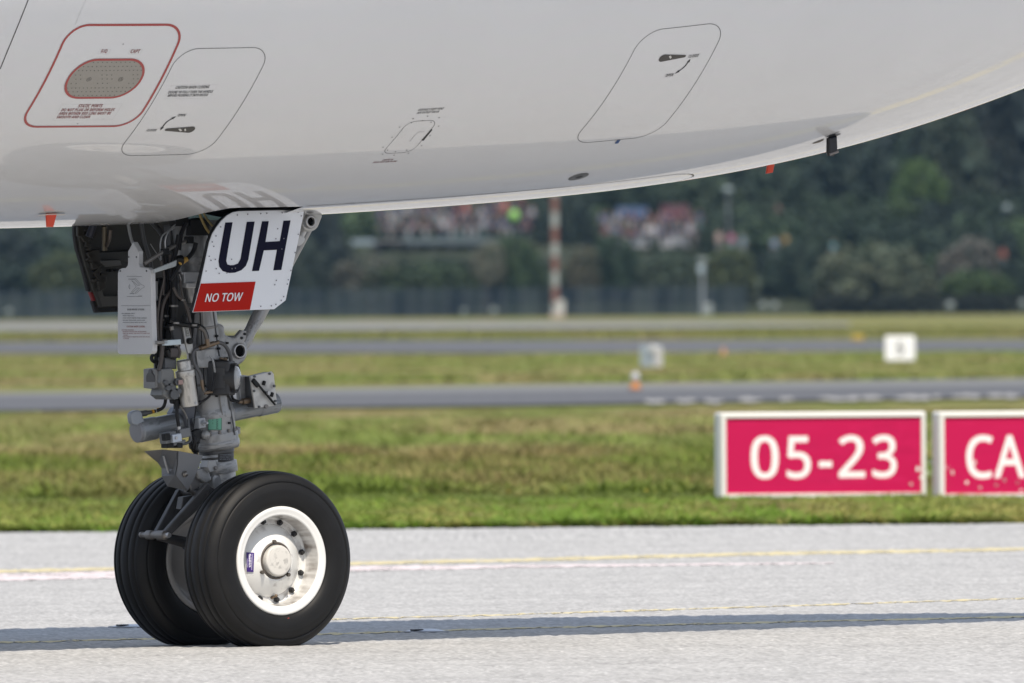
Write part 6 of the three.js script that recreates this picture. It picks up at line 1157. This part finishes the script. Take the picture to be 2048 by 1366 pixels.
{
  const d = DF + 42, a = atFar(750, 480, d), b = atFar(1060, 478, d), s = group('viewing_platform'); s.position.set((a.x + b.x) / 2, hillY(d) - 0.4, -d); tag(s, 'raised platform with pale edge boards carrying the dense crowd', 'platform');
  const w = b.x - a.x, H = (a.y + b.y) / 2 - s.position.y;
  const step = (k, dz, h) => { mesh('deck', new THREE.BoxGeometry(w, 0.12, 2.6).translate(0, H + h - 0.08, dz), mat([0.2, 0.21, 0.22], 0.7), s); };
  step(0, 0.6, 0); step(1, -2.1, 1.05); step(2, -4.8, 1.95);
  mesh('edge_board', new THREE.BoxGeometry(w * 0.72, 0.5, 0.06).translate(w * 0.04, H - 0.12, 1.95), mat([0.085, 0.115, 0.125], 0.6), s);
  for (let i = 0; i <= 8; i++) for (const z of [1.8, -3]) mesh('post', new THREE.BoxGeometry(0.14, H + 0.3, 0.14).translate((i / 8 - 0.5) * w * 0.98, (H + 0.3) / 2 - 0.45, z), mat([0.05, 0.055, 0.06], 0.7), s);
  mesh('underside_shade', new THREE.BoxGeometry(w, H, 0.05).translate(0, H / 2 - 0.4, 0.9), mat([0.014, 0.018, 0.026], 0.8), s);  // near-black sheet put in for the shade beneath the deck
}
{
  const d = DF + 36, f = atFar(726, 492, d), s = group('garden_table'); s.position.set(f.x, f.y - 0.3, -d); tag(s, 'long pale table left of the crowded platform', 'table');
  mesh('table_top', new RoundedBoxGeometry(1.9, 0.42, 0.8, 2, 0.04).translate(0, 0.62, 0), mat([0.2, 0.26, 0.31], 0.5), s); for (const x of [-0.8, 0.8]) mesh('leg', new THREE.BoxGeometry(0.1, 0.6, 0.6).translate(x, 0.12, 0), darkMat, s);
}
function banner(px, py, w, h, d, color, label, name = 'banner') {
  const p = atFar(px, py, d), s = group(name); s.position.set(p.x, p.y, -d); tag(s, label, name === 'banner' ? 'banner' : 'balloon', name === 'banner' ? 'orange banners above the crowd' : undefined);
  if (name === 'banner') { const g = new THREE.PlaneGeometry(w / KF, h / KF, 8, 4), P = g.attributes.position; for (let i = 0; i < P.count; i++) P.setZ(i, 0.05 * Math.sin(P.getX(i) * 6)); g.computeVertexNormals(); mesh('banner_cloth', g, mat(color, 0.7, 0, { side: THREE.DoubleSide }), s); mesh('pole', new THREE.CylinderGeometry(0.03, 0.03, 2.6, 6).translate(-w / KF / 2, -0.9, 0), greyDark, s); }
  else { mesh('balloon_skin', new THREE.SphereGeometry(w / KF / 2, 20, 14).scale(1, 1.15, 1), mat(color, 0.35), s); mesh('string', new THREE.CylinderGeometry(0.008, 0.008, 1.4, 4).translate(0, -1.2, 0), greyDark, s); }
}
banner(933, 412, 26, 22, DF + 47, [0.45, 0.06, 0.008], 'orange banner above the middle of the dense crowd'); banner(1004, 410, 22, 18, DF + 47, [0.42, 0.07, 0.012], 'orange banner near the right end of the dense crowd');
banner(1028, 432, 22, 24, DF + 40, [0.22, 0.46, 0.1], 'lime green balloon at the right end of the dense crowd', 'balloon');
function stall(px0, px1, pyTop, pyEave, pyFeet, d, color, label) {
  const a = atFar(px0, pyEave, d), b = atFar(px1, pyEave, d), f = atFar(px0, pyFeet, d), t = atFar(px0, pyTop, d), s = group('market_stall'); s.position.set((a.x + b.x) / 2, f.y - 0.4, -d); tag(s, label, 'stall', 'stalls with awnings');
  const w = b.x - a.x, e = a.y - s.position.y, h = t.y - a.y;
  const sh = new THREE.Shape([[1.2, e], [1.2, e + 0.1], [0, e + h], [-1.2, e + 0.1], [-1.2, e]].map((q) => new THREE.Vector2(...q)));
  mesh('awning', new THREE.ExtrudeGeometry(sh, { depth: w, bevelEnabled: false }).rotateY(-Math.PI / 2).translate(w / 2, 0, 0), mat(color, 0.8), s);
  for (const x of [-1, 1]) for (const z of [-1, 1]) mesh('post', new THREE.CylinderGeometry(0.05, 0.05, e, 8).translate(x * w * 0.47, e / 2, z * 1.0), mat([0.5, 0.5, 0.5], 0.5), s);
  mesh('counter', new THREE.BoxGeometry(w * 0.9, 0.9, 0.5).translate(0, 0.5, 0.7), mat([0.32, 0.33, 0.36], 0.7), s);
}
stall(1232, 1296, 414, 440, 486, DF + 44, [0.02, 0.045, 0.1], 'stall under a blue awning on the hill'); stall(1322, 1378, 410, 444, 486, DF + 44, [0.04, 0.007, 0.016], 'stall under a maroon awning on the hill');
renderer.render(scene, camera);
